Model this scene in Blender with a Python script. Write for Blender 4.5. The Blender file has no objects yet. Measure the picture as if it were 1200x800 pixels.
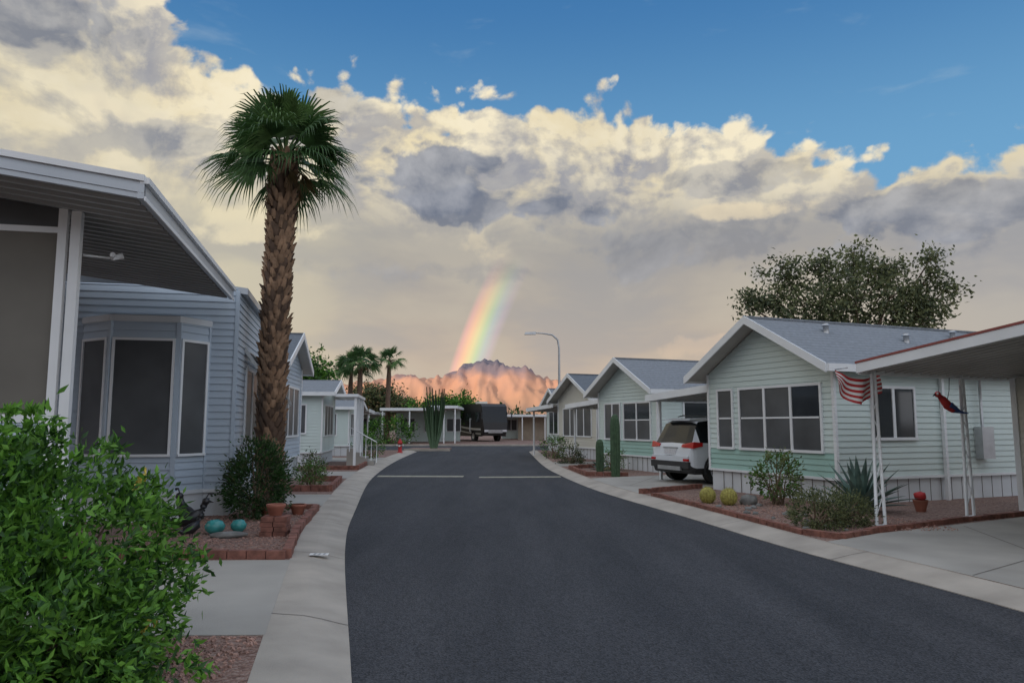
import bpy, math, random
import numpy as np
from mathutils import Vector, Matrix, noise as mn
random.seed(7); rng=np.random.default_rng(7)
scene=bpy.context.scene
R=math.radians

# ------------------------------------------------------------ materials
def newmat(name):
    m=bpy.data.materials.new(name); m.use_nodes=True
    nt=m.node_tree; b=nt.nodes['Principled BSDF']; return m,nt,b
def mat(name,col,rough=.6,var=.15,scale=3.0,bump=0.0,bscale=40,metal=0,spec=.5,col2=None,coat=0):
    m,nt,b=newmat(name); N=nt.nodes; L=nt.links
    tc=N.new('ShaderNodeTexCoord')
    nz=N.new('ShaderNodeTexNoise'); nz.inputs['Scale'].default_value=scale; nz.inputs['Detail'].default_value=3
    L.new(tc.outputs['Object'],nz.inputs['Vector'])
    cr=N.new('ShaderNodeValToRGB'); cr.color_ramp.elements[0].position=.3; cr.color_ramp.elements[1].position=.7
    c2=col2 or col
    cr.color_ramp.elements[0].color=tuple(c*(1-var) for c in col)+(1,)
    cr.color_ramp.elements[1].color=tuple(min(1,c*(1+var)) for c in c2)+(1,)
    L.new(nz.outputs['Fac'],cr.inputs['Fac']); L.new(cr.outputs['Color'],b.inputs['Base Color'])
    b.inputs['Roughness'].default_value=rough; b.inputs['Metallic'].default_value=metal
    b.inputs['Specular IOR Level'].default_value=spec
    if coat: b.inputs['Coat Weight'].default_value=coat
    if bump>0:
        n2=N.new('ShaderNodeTexNoise'); n2.inputs['Scale'].default_value=bscale; n2.inputs['Detail'].default_value=1
        L.new(tc.outputs['Object'],n2.inputs['Vector'])
        bp=N.new('ShaderNodeBump'); bp.inputs['Strength'].default_value=bump; bp.inputs['Distance'].default_value=.02
        L.new(n2.outputs['Fac'],bp.inputs['Height']); L.new(bp.outputs['Normal'],b.inputs['Normal'])
    return m
def gravelmat(name,c1,c2,c3,scale=38):
    m,nt,b=newmat(name); N=nt.nodes; L=nt.links
    tc=N.new('ShaderNodeTexCoord')
    vo=N.new('ShaderNodeTexVoronoi'); vo.voronoi_dimensions='2D'; vo.inputs['Scale'].default_value=scale
    L.new(tc.outputs['Object'],vo.inputs['Vector'])
    sp=N.new('ShaderNodeSeparateColor'); L.new(vo.outputs['Color'],sp.inputs['Color'])
    cr=N.new('ShaderNodeValToRGB'); e=cr.color_ramp.elements
    e[0].color=c1+(1,); e[1].color=c3+(1,); x=e.new(.5); x.color=c2+(1,)
    L.new(sp.outputs['Red'],cr.inputs['Fac'])
    nz=N.new('ShaderNodeTexNoise'); nz.inputs['Scale'].default_value=1.3; nz.inputs['Detail'].default_value=3
    L.new(tc.outputs['Object'],nz.inputs['Vector'])
    mx=N.new('ShaderNodeMix'); mx.data_type='RGBA'; mx.blend_type='MULTIPLY'; mx.inputs['Factor'].default_value=.5
    L.new(cr.outputs['Color'],mx.inputs['A']); L.new(nz.outputs['Fac'],mx.inputs['B']); L.new(mx.outputs['Result'],b.inputs['Base Color'])
    bp=N.new('ShaderNodeBump'); bp.invert=True; bp.inputs['Strength'].default_value=.9; bp.inputs['Distance'].default_value=.02
    L.new(vo.outputs['Distance'],bp.inputs['Height']); L.new(bp.outputs['Normal'],b.inputs['Normal'])
    b.inputs['Roughness'].default_value=.9
    return m
def asphaltmat():
    m,nt,b=newmat('asphalt'); N=nt.nodes; L=nt.links
    tc=N.new('ShaderNodeTexCoord')
    vo=N.new('ShaderNodeTexVoronoi'); vo.voronoi_dimensions='2D'; vo.inputs['Scale'].default_value=80
    L.new(tc.outputs['Object'],vo.inputs['Vector'])
    sp=N.new('ShaderNodeSeparateColor'); L.new(vo.outputs['Color'],sp.inputs['Color'])
    nz=N.new('ShaderNodeTexNoise'); nz.inputs['Scale'].default_value=.5; nz.inputs['Detail'].default_value=6; nz.inputs['Roughness'].default_value=.65
    mp=N.new('ShaderNodeMapping'); mp.inputs['Scale'].default_value=(2.2,.30,1); mp.inputs['Rotation'].default_value=(0,0,R(9))
    L.new(tc.outputs['Object'],mp.inputs['Vector']); L.new(mp.outputs['Vector'],nz.inputs['Vector'])
    cr=N.new('ShaderNodeValToRGB'); cr.color_ramp.elements[0].color=(.030,.032,.037,1); cr.color_ramp.elements[1].color=(.060,.061,.067,1)
    cr.color_ramp.elements[0].position=.3; cr.color_ramp.elements[1].position=.72
    L.new(nz.outputs['Fac'],cr.inputs['Fac'])
    c2=N.new('ShaderNodeValToRGB'); c2.color_ramp.elements[0].color=(.45,.45,.45,1); c2.color_ramp.elements[1].color=(1.8,1.8,1.8,1)
    L.new(sp.outputs['Red'],c2.inputs['Fac'])
    mx=N.new('ShaderNodeMix'); mx.data_type='RGBA'; mx.blend_type='MULTIPLY'; mx.inputs['Factor'].default_value=.8
    L.new(cr.outputs['Color'],mx.inputs['A']); L.new(c2.outputs['Color'],mx.inputs['B']); L.new(mx.outputs['Result'],b.inputs['Base Color'])
    bp=N.new('ShaderNodeBump'); bp.inputs['Strength'].default_value=.5; bp.inputs['Distance'].default_value=.008
    L.new(vo.outputs['Distance'],bp.inputs['Height']); L.new(bp.outputs['Normal'],b.inputs['Normal'])
    b.inputs['Roughness'].default_value=.82; b.inputs['Specular IOR Level'].default_value=.25
    return m
def roofmat(name,col):
    m,nt,b=newmat(name); N=nt.nodes; L=nt.links
    tc=N.new('ShaderNodeTexCoord')
    nz=N.new('ShaderNodeTexNoise'); nz.inputs['Scale'].default_value=14; nz.inputs['Detail'].default_value=3
    L.new(tc.outputs['Object'],nz.inputs['Vector'])
    sx=N.new('ShaderNodeSeparateXYZ'); L.new(tc.outputs['Object'],sx.inputs['Vector'])
    mu=N.new('ShaderNodeMath'); mu.operation='MULTIPLY'; mu.inputs[1].default_value=14; L.new(sx.outputs['Z'],mu.inputs[0])
    fr=N.new('ShaderNodeMath'); fr.operation='FRACT'; L.new(mu.outputs[0],fr.inputs[0])
    cr=N.new('ShaderNodeValToRGB'); cr.color_ramp.elements[0].color=tuple(c*.6 for c in col)+(1,); cr.color_ramp.elements[1].color=tuple(c*1.35 for c in col)+(1,)
    L.new(nz.outputs['Fac'],cr.inputs['Fac'])
    r2=N.new('ShaderNodeValToRGB'); r2.color_ramp.elements[0].color=(.45,.45,.45,1); r2.color_ramp.elements[1].color=(1,1,1,1); r2.color_ramp.elements[1].position=.25
    L.new(fr.outputs[0],r2.inputs['Fac'])
    mx=N.new('ShaderNodeMix'); mx.data_type='RGBA'; mx.blend_type='MULTIPLY'; mx.inputs['Factor'].default_value=.7
    L.new(cr.outputs['Color'],mx.inputs['A']); L.new(r2.outputs['Color'],mx.inputs['B']); L.new(mx.outputs['Result'],b.inputs['Base Color'])
    b.inputs['Roughness'].default_value=.85
    return m
def leafmat(name,col,tr=.25):
    m,nt,b=newmat(name); N=nt.nodes; L=nt.links
    tc=N.new('ShaderNodeTexCoord'); nz=N.new('ShaderNodeTexNoise'); nz.inputs['Scale'].default_value=5; nz.inputs['Detail'].default_value=1
    L.new(tc.outputs['Object'],nz.inputs['Vector'])
    cr=N.new('ShaderNodeValToRGB'); cr.color_ramp.elements[0].position=.35; cr.color_ramp.elements[1].position=.65
    cr.color_ramp.elements[0].color=tuple(c*.75 for c in col)+(1,); cr.color_ramp.elements[1].color=tuple(c*1.25 for c in col)+(1,)
    L.new(nz.outputs['Fac'],cr.inputs['Fac']); L.new(cr.outputs['Color'],b.inputs['Base Color'])
    b.inputs['Roughness'].default_value=.5; b.inputs['Specular IOR Level'].default_value=.35
    t=N.new('ShaderNodeBsdfTranslucent'); L.new(cr.outputs['Color'],t.inputs['Color'])
    mx=N.new('ShaderNodeMixShader'); mx.inputs[0].default_value=tr
    L.new(b.outputs[0],mx.inputs[1]); L.new(t.outputs[0],mx.inputs[2]); L.new(mx.outputs[0],N['Material Output'].inputs['Surface'])
    return m

WHITE=mat('pale_mint_siding',(.60,.695,.665),.5,.06,.9)
WHITE2=mat('pale_blue_grey_siding',(.45,.53,.61),.5,.07,.9)
CREAM=mat('cream_siding',(.62,.61,.54),.5,.05,.9)
TEAL=mat('pale_teal_siding',(.34,.54,.48),.5,.05,1)
TRIM=mat('white_trim',(.78,.80,.81),.4,.05,2)
SKIRT=mat('skirting',(.64,.67,.69),.5,.08,1.5)
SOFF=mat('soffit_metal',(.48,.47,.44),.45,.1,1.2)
SOFFD=mat('soffit_dark_metal',(.36,.37,.37),.5,.1,1.2)  # darker grey soffit metal, also on louvre slats and plate digits
GLASS=mat('window_glass',(.03,.035,.04),.08,.2,1,spec=.6)
SCREEN=mat('sun_screen_fabric',(.16,.15,.13),.85,.08,2)
SCREEN2=mat('dark_sun_screen',(.085,.09,.095),.35,.3,1.2)
BLIND=mat('window_blind',(.35,.35,.33),.6,.05,2)
ROOFG=roofmat('grey_shingles',(.22,.24,.265))
ROOFD=roofmat('dark_shingles',(.14,.16,.185))
METALR=mat('aluminium_roof',(.50,.54,.58),.35,.06,1,metal=.2)
REDT=mat('red_trim_paint',(.28,.07,.06),.5,.15,4)
CONC=mat('concrete',(.36,.34,.305),.85,.17,.9,bump=.15,bscale=60)
CURBC=mat('kerb_concrete',(.39,.35,.30),.85,.18,1.7,bump=.2,bscale=70)
JOINT=mat('joint_dark',(.16,.145,.13),.9,.1)
BRICK=mat('red_brick',(.22,.095,.07),.85,.4,9,bump=.4,bscale=50)
TERRA=mat('terracotta',(.30,.11,.07),.7,.2,5)
ASPH=asphaltmat()
PAINT=mat('worn_road_paint',(.30,.285,.22),.8,.35,6)
GRAV=gravelmat('pink_gravel',(.20,.11,.085),(.34,.21,.165),(.45,.32,.27))
DESERT=gravelmat('desert_ground',(.22,.16,.11),(.28,.21,.15),(.34,.27,.2),8)
METAL=mat('galvanised_steel',(.45,.46,.47),.4,.1,5,metal=.6)
BLACK=mat('black_paint',(.015,.015,.017),.35,.1)
RUBBER=mat('tyre_rubber',(.02,.02,.02),.8,.1)
TRUNK=mat('bark',(.15,.10,.065),.9,.3,8,bump=.5,bscale=30)
BOOT=mat('palm_boots',(.29,.18,.11),.9,.4,7)
BOOT2=mat('palm_boots_dark',(.12,.075,.05),.9,.3,7)
CAR=mat('silver_white_car_paint',(.66,.69,.72),.3,.02,1,metal=.0,coat=.3)
CARGL=mat('car_glass',(.008,.01,.012),.12,.1,spec=.4)
TAIL=mat('tail_light_red',(.45,.01,.01),.2,.1)
CLAD=mat('black_cladding',(.03,.03,.032),.6,.1)
RIM=mat('alloy_rim',(.5,.5,.52),.3,.05,metal=.7)
PLATE=mat('licence_plate',(.6,.6,.62),.5,.3,60)
RED=mat('flag_red',(.45,.03,.03),.7,.1)
FWHITE=mat('flag_white',(.75,.74,.72),.7,.05)
BLUE=mat('blue_paint',(.03,.08,.25),.5,.1)
TURQ=mat('turquoise_glaze',(.05,.28,.27),.25,.3,10)
STONE=mat('grey_stone',(.2,.2,.19),.9,.3,8,bump=.5,bscale=20)
YEL=mat('yellow_flower',(.62,.47,.08),.6,.2)
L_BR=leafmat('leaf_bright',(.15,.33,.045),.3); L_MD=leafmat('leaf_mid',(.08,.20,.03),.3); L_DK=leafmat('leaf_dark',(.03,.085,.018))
O_BR=leafmat('olive_leaf_light',(.17,.20,.08)); O_MD=leafmat('olive_leaf_mid',(.095,.125,.05)); O_DK=leafmat('olive_leaf_dark',(.045,.065,.03))
M_BR=leafmat('mesquite_leaf_light',(.20,.22,.10),.35); M_MD=leafmat('mesquite_leaf_mid',(.12,.145,.07),.35); M_DK=leafmat('mesquite_leaf_dark',(.065,.085,.042),.3)
P_BR=leafmat('palm_leaf_light',(.11,.20,.06)); P_MD=leafmat('palm_leaf_mid',(.055,.12,.035)); P_DK=leafmat('palm_leaf_dry',(.25,.17,.08))
AGV=leafmat('agave_leaf',(.12,.19,.16),.05)
CACT=mat('cactus_green',(.06,.11,.055),.7,.25,12)
BARREL=mat('barrel_cactus_spines',(.33,.30,.08),.8,.35,25)
RVB=mat('motorhome_dark_brown',(.016,.015,.016),.45,.1,1)
RVC=mat('motorhome_cream',(.6,.58,.52),.3,.05)
TAN=mat('tan_stucco',(.42,.35,.27),.8,.1,2)

# ------------------------------------------------------------ mesh builder
class MB:
    def __init__(s): s.v=[];s.f=[];s.m=[];s.mats=[];s.sm=[]
    def mi(s,m):
        if m not in s.mats: s.mats.append(m)
        return s.mats.index(m)
    def add(s,vs,fs,m,smooth=False):
        o=len(s.v); s.v+= [tuple(p) for p in vs]; k=s.mi(m)
        for f in fs: s.f.append(tuple(i+o for i in f)); s.m.append(k); s.sm.append(smooth)
    def quad(s,a,b,c,d,m): s.add([a,b,c,d],[(0,1,2,3)],m)
    def poly(s,ps,m): s.add(ps,[tuple(range(len(ps)))],m)
    def box(s,F,u0,u1,v0,v1,z0,z1,m):
        ps=[F(u,v,z) for z in (z0,z1) for (u,v) in ((u0,v0),(u1,v0),(u1,v1),(u0,v1))]
        s.add(ps,[(3,2,1,0),(4,5,6,7),(0,1,5,4),(1,2,6,5),(2,3,7,6),(3,0,4,7)],m)
    def hexa(s,ps,m): s.add(ps,[(3,2,1,0),(4,5,6,7),(0,1,5,4),(1,2,6,5),(2,3,7,6),(3,0,4,7)],m)
    def tube(s,pts,rad,m,n=8,cap=True):
        pts=[Vector(p) for p in pts]
        if not hasattr(rad,'__len__'): rad=[rad]*len(pts)
        vs=[];fs=[]
        for i,p in enumerate(pts):
            d=(pts[min(i+1,len(pts)-1)]-pts[max(i-1,0)]).normalized()
            a=d.cross(Vector((0,0,1)) if abs(d.z)<.9 else Vector((1,0,0))).normalized(); b=d.cross(a)
            for k in range(n):
                t=2*math.pi*k/n; vs.append(p+(a*math.cos(t)+b*math.sin(t))*rad[i])
        for i in range(len(pts)-1):
            for k in range(n):
                fs.append((i*n+k,i*n+(k+1)%n,(i+1)*n+(k+1)%n,(i+1)*n+k))
        if cap: fs.append(tuple(range(n))); fs.append(tuple((len(pts)-1)*n+k for k in reversed(range(n))))
        s.add(vs,fs,m,True)
    def revolve(s,c,prof,m,n=16,sx=1,sy=1):
        vs=[];fs=[]
        for r,z in prof:
            for k in range(n):
                t=2*math.pi*k/n; vs.append((c[0]+r*sx*math.cos(t),c[1]+r*sy*math.sin(t),c[2]+z))
        for i in range(len(prof)-1):
            for k in range(n): fs.append((i*n+k,i*n+(k+1)%n,(i+1)*n+(k+1)%n,(i+1)*n+k))
        s.add(vs,fs,m,True)
    def ell(s,c,r,m,n=12,jit=0):
        prof=[(math.sin(math.pi*i/8),-math.cos(math.pi*i/8)) for i in range(9)]
        vs=[];fs=[]
        for pr,pz in prof:
            for k in range(n):
                t=2*math.pi*k/n; p=Vector((pr*math.cos(t),pr*math.sin(t),pz))
                j=1+jit*mn.noise(p*2+Vector(c)*3)
                vs.append((c[0]+p.x*r[0]*j,c[1]+p.y*r[1]*j,c[2]+p.z*r[2]*j))
        for i in range(8):
            for k in range(n): fs.append((i*n+k,i*n+(k+1)%n,(i+1)*n+(k+1)%n,(i+1)*n+k))
        s.add(vs,fs,m,True)
    def obj(s,name,parent=None):
        me=bpy.data.meshes.new(name); me.from_pydata(s.v,[],s.f)
        for m in s.mats: me.materials.append(m)
        me.polygons.foreach_set('material_index',s.m); me.polygons.foreach_set('use_smooth',s.sm)
        me.update(); o=bpy.data.objects.new(name,me); scene.collection.objects.link(o)
        if parent is not None:
            o.parent=parent; o.matrix_parent_inverse=Matrix.Translation(-Vector(parent.location))
        return o
def empty(name,loc):
    e=bpy.data.objects.new(name,None); e.location=loc; scene.collection.objects.link(e); return e
def frame(o,u,v=None):
    u=Vector((u[0],u[1])).normalized()
    v=Vector((v[0],v[1])).normalized() if v else Vector((-u.y,u.x))
    return lambda a,b,z:(o[0]+u.x*a+v.x*b,o[1]+u.y*a+v.y*b,z)
def W0(a,b,z): return (a,b,z)
G=.10   # lot level

# ------------------------------------------------------------ ground, road
def dens(pts,n=8):
    P=[Vector(p) for p in pts]; out=[]
    for i in range(len(P)-1):
        p0=P[max(i-1,0)];p1=P[i];p2=P[i+1];p3=P[min(i+2,len(P)-1)]
        for k in range(n):
            t=k/n
            out.append(.5*((2*p1)+(p2-p0)*t+(2*p0-5*p1+4*p2-p3)*t*t+(3*p1-p0-3*p2+p3)*t**3))
    out.append(P[-1]); return out
LE=dens([(1.4,-14),(.75,-4),(.15,0),(-1.0,4.82),(-2.2,10),(-2.9,13.9),(-4.2,22.6),(-5.1,33),(-5.6,44)])
RE=dens([(7.0,-14),(5.7,-4),(5.1,2),(4.38,6.54),(3.6,9.8),(2.99,13.2),(2.07,18.2),(1.5,24),(1.2,30),(1.0,44)])
def at(line,Y):
    for a,b in zip(line,line[1:]):
        if a.y<=Y<=b.y: t=(Y-a.y)/(b.y-a.y+1e-9); return a.x+(b.x-a.x)*t
    return line[-1].x if Y>line[-1].y else line[0].x
mb=MB(); mb.poly([(-7000,-7000,0),(7000,-7000,0),(7000,7000,0),(-7000,7000,0)],DESERT); mb.obj('ground')
Ys=[-14+i*.6 for i in range(int(58/.6)+1)]+[44]
mb=MB()
for y0,y1 in zip(Ys,Ys[1:]):
    if y1<=y0: continue
    xs0=[at(LE,y0)+(at(RE,y0)-at(LE,y0))*k/6 for k in range(7)]; xs1=[at(LE,y1)+(at(RE,y1)-at(LE,y1))*k/6 for k in range(7)]
    for k in range(6): mb.quad((xs0[k],y0,.004),(xs0[k+1],y0,.004),(xs1[k+1],y1,.004),(xs1[k],y1,.004),ASPH)
mb.quad((-5.6,44,.004),(1,44,.004),(2.5,46,.004),(-7.5,46,.004),ASPH)
mb.quad((-90,46,.004),(90,46,.004),(90,56,.004),(-90,56,.004),ASPH)
mb.obj('asphalt_road')
def kerb(name,line,sgn,wd):
    mb=MB(); prof=[(0,-.02),(0.0,.012),(.08,.028),(.22,.062),(.36,.088),(wd,.104)]
    for a,b in zip(line,line[1:]):
        for (o0,z0),(o1,z1) in zip(prof,prof[1:]):
            mb.quad((a.x+sgn*o0,a.y,z0),(b.x+sgn*o0,b.y,z0),(b.x+sgn*o1,b.y,z1),(a.x+sgn*o1,a.y,z1),CURBC)
    y=-11.3
    while y<43:
        x=at(line,y)
        for (o0,z0),(o1,z1) in zip(prof[1:],prof[2:]):
            mb.quad((x+sgn*o0,y,z0+.003),(x+sgn*o0,y+.011,z0+.003),(x+sgn*o1,y+.011,z1+.003),(x+sgn*o1,y,z1+.003),JOINT)
        y+=2.9
    mb.obj(name)
kerb('kerb',LE,-1,.62); kerb('kerb',RE,1,.45)
def lot(name,line,sgn,wd):
    mb=MB()
    for a,b in zip(line,line[1:]):
        mb.quad((a.x+sgn*(wd-.03),a.y,G),(b.x+sgn*(wd-.03),b.y,G),(sgn*90,b.y,G),(sgn*90,a.y,G),GRAV)
    e=line[-1]; mb.quad((e.x+sgn*.2,44,.0),(sgn*90,44,.0),(sgn*90,44,G),(e.x+sgn*.2,44,G),CURBC)
    mb.obj(name)
lot('gravel_lot',LE,-1,.62); lot('gravel_lot',RE,1,.45)
mb=MB(); mb.box(W0,-90,90,56,56.4,-.02,.11,CURBC); mb.box(W0,-90,90,56.4,140,-.02,.1,GRAV); mb.obj('far_lot')
mb=MB()
mb.quad((-4.15,23,.008),(-1.5,22.9,.008),(-1.5,23.5,.008),(-4.2,23.6,.008),PAINT)
mb.quad((-1.0,22.6,.008),(1.5,22.8,.008),(1.5,23.3,.008),(-1.0,23.1,.008),PAINT)
mb.obj('road_marking')
def slab(name,pts,z=G+.006,m=CONC,joints=()):
    mb=MB(); n=len(pts); top=[(p[0],p[1],z) for p in pts]; bot=[(p[0],p[1],0) for p in pts]
    mb.poly(top,m)
    for i in range(n): mb.quad(bot[i],bot[(i+1)%n],top[(i+1)%n],top[i],m)
    for (a,b) in joints:
        a=Vector(a);b=Vector(b);d=(b-a).normalized();nn=Vector((-d.y,d.x))*.007
        mb.quad((*(a-nn),z+.003),(*(b-nn),z+.003),(*(b+nn),z+.003),(*(a+nn),z+.003),JOINT)
    return mb.obj(name)
lx=lambda Y:at(LE,Y)-.61; rx=lambda Y:at(RE,Y)+.44
slab('driveway',[(lx(5.5),5.5),(lx(7),7),(lx(8.45),8.45),(-9,8.2),(-9,5.3)],joints=[((-3.3,5.5),(-3.5,8.4))])
slab('driveway',[(lx(14),14),(lx(16.2),16.2),(-8,16.2),(-8,14.0)])
slab('driveway',[(lx(21),21),(lx(24),24),(-9,24),(-9,21)])
slab('driveway',[(lx(30.5),30.5),(lx(34),34),(-11,34),(-11,30.5)])
slab('driveway',[(rx(9.75),9.75),(5.05,10.45),(8.7,12.5),(12.5,12.0),(11,6),(rx(2),2),(rx(4),4),(rx(6.5),6.5),(rx(8),8)],
     joints=[((rx(7.6)+.02,7.6),(8.6,10.6)),((5.3,5.5),(6.7,11.2)),((rx(5.2),5.2),(9.6,8.0))])
slab('driveway',[(rx(16.4),16.4),(4.6,18.0),(14,21.8),(12,26),(3.6,21.9),(rx(21),21),(rx(19),19),(rx(17.5),17.5)],joints=[((2.9,18.5),(4.2,21.8))])
slab('driveway',[(rx(27),27),(10,29.5),(10,31.5),(rx(30),30)])
STAIN=mat('oil_stain',(.22,.205,.18),.7,.25,5)
mb=MB()
for (x,y,rr) in ((6.6,8.2,.28),(6.9,9.1,.2),(5.9,20.6,.3),(-3.6,6.9,.2)):
    mb.poly([(x+rr*(1+.35*mn.noise(Vector((math.cos(t*.4)*2+x,math.sin(t*.4)*2,y))))*math.cos(t*.4),y+rr*.8*(1+.35*mn.noise(Vector((math.cos(t*.4)*2,math.sin(t*.4)*2+y,x))))*math.sin(t*.4),G+.010) for t in range(16)],STAIN)
mb.obj('oil_stains')
def bricks(pts,name,h=.1,parent=None):
    mb=MB()
    for a,b in zip(pts,pts[1:]):
        a=Vector(a);b=Vector(b);L=(b-a).length;n=max(1,int(L/.21));F=frame(a,(b-a));st=L/n
        for i in range(n):
            j=random.uniform(-.008,.008); z=random.uniform(-.008,.008)
            mb.box(F,i*st+.006,(i+1)*st-.006,-.05+j,.05+j,G-.03,G+h+z,BRICK)
    return mb.obj(name,parent)
slab('planting_bed',[(-5.5,8.6),(lx(8.6)-.02,8.6),(lx(10)-.05,10),(lx(12)-.1,12),(-3.55,13.3),(-5.5,13.3)],z=G+.02,m=GRAV)
bricks([(-5.4,8.55),(lx(8.55)-.05,8.55),(lx(10.5)-.08,10.5),(-3.45,13.3),(-4.6,13.4)],'brick_edging',.10)
bricks([(-5.2,17),(lx(17)-.1,17),(lx(20)-.1,20),(-5.6,20)],'brick_edging',.14)
bricks([(-6.2,25),(lx(25)-.1,25),(lx(28)-.1,28),(-6.2,28)],'brick_edging',.14)
bed=[(rx(16)+.12,16.0),(rx(14)+.1,14.0),(rx(12)+.1,12.0),(rx(10.4)+.1,10.4),(4.35,9.98),(5.1,10.6),(7.0,11.75),(8.9,12.75)]
slab('planting_bed',bed+[(10.5,14.5),(6.3,13.9),(4.6,17.4)],z=G+.02,m=GRAV)
bricks(bed,'brick_edging',.07)
bricks([(4.5,17.9),(rx(17)+.1,16.4)],'brick_edging',.1)
bricks([(3.4,21.9),(rx(22)+.1,22),(rx(25)+.1,25.5),(3,26.5)],'brick_edging',.12)
PEB=mat('pebbles',(.33,.2,.16),.9,.5,14)
mb=MB()
def pebbles(n,f):
    for i in range(n):
        x,y,z=f(); s=random.uniform(.009,.022); a0=random.uniform(0,6.28)
        vs=[(x+s*math.cos(a0+k*2.094),y+s*math.sin(a0+k*2.094),z) for k in range(3)]
        vs+=[(x+s*.6*math.cos(a0+1+k*2.094),y+s*.6*math.sin(a0+1+k*2.094),z+s*.7) for k in range(3)]
        mb.add(vs,[(0,1,3),(1,4,3),(1,2,4),(2,5,4),(2,0,5),(0,3,5),(3,4,5)],PEB)
pebbles(2600,lambda:(random.uniform(-3.6,-1.75),random.uniform(3.6,5.45),G))
def bl():
    y=random.uniform(8.7,12.8); return (lx(y)-.15-random.random()*2.3,y,G+.02)
pebbles(2200,bl)
def br():
    y=random.uniform(10.6,15.5); return (rx(y)+.25+random.random()*2.3,y,G+.02)
pebbles(1800,br)
mb.obj('loose_pebbles')

# ------------------------------------------------------------ houses
def siding(mb,F,t0,t1,z0,z1,m,eave=None,ridge=None,step=.115,bands=()):
    z=z0
    while z<z1-1e-4:
        zt=min(z+step,z1)
        def ext(zz):
            if eave is None or zz<=eave: return t0,t1
            k=(zz-eave)/(ridge-eave)*.5*(t1-t0); return t0+k,t1-k
        a0,a1=ext(z); b0,b1=ext(zt)
        mm=m
        for (s0,s1,sm) in bands:
            if s0<=z<s1: mm=sm
        mb.quad(F(a0,.018,z),F(a1,.018,z),F(b1,.0,zt),F(b0,.0,zt),mm)
        mb.quad(F(a0,-.004,z),F(a1,-.004,z),F(a1,.018,z),F(a0,.018,z),mm)
        z=zt
def window(mb,F,t0,t1,z0,z1,cols=1,rows=1,fr=.055,glass=GLASS,rail=None):
    mb.box(F,t0-fr,t1+fr,-.02,.045,z1,z1+fr,TRIM); mb.box(F,t0-fr,t1+fr,-.02,.06,z0-fr,z0,TRIM)
    mb.box(F,t0-fr,t0,-.02,.044,z0,z1,TRIM); mb.box(F,t1,t1+fr,-.02,.044,z0,z1,TRIM)
    w=(t1-t0)/cols
    for c in range(cols):
        a=t0+c*w; b=a+w
        if c>0: mb.box(F,a-fr*.6,a+fr*.6,-.02,.042,z0,z1,TRIM)
        mb.quad(F(a,.022,z0),F(b,.022,z0),F(b,.022,z1),F(a,.022,z1),glass)
        if rail:
            mb.box(F,a+fr*.6,b-fr*.6,-.02,.036,rail-.018,rail+.018,TRIM)
            if random.random()<.5: 
                zz=rail+.02
                mb.quad(F(a+.03,.0235,zz),F(b-.03,.0235,zz),F(b-.03,.0235,z1),F(a+.03,.0235,z1),GLASS)
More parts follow.
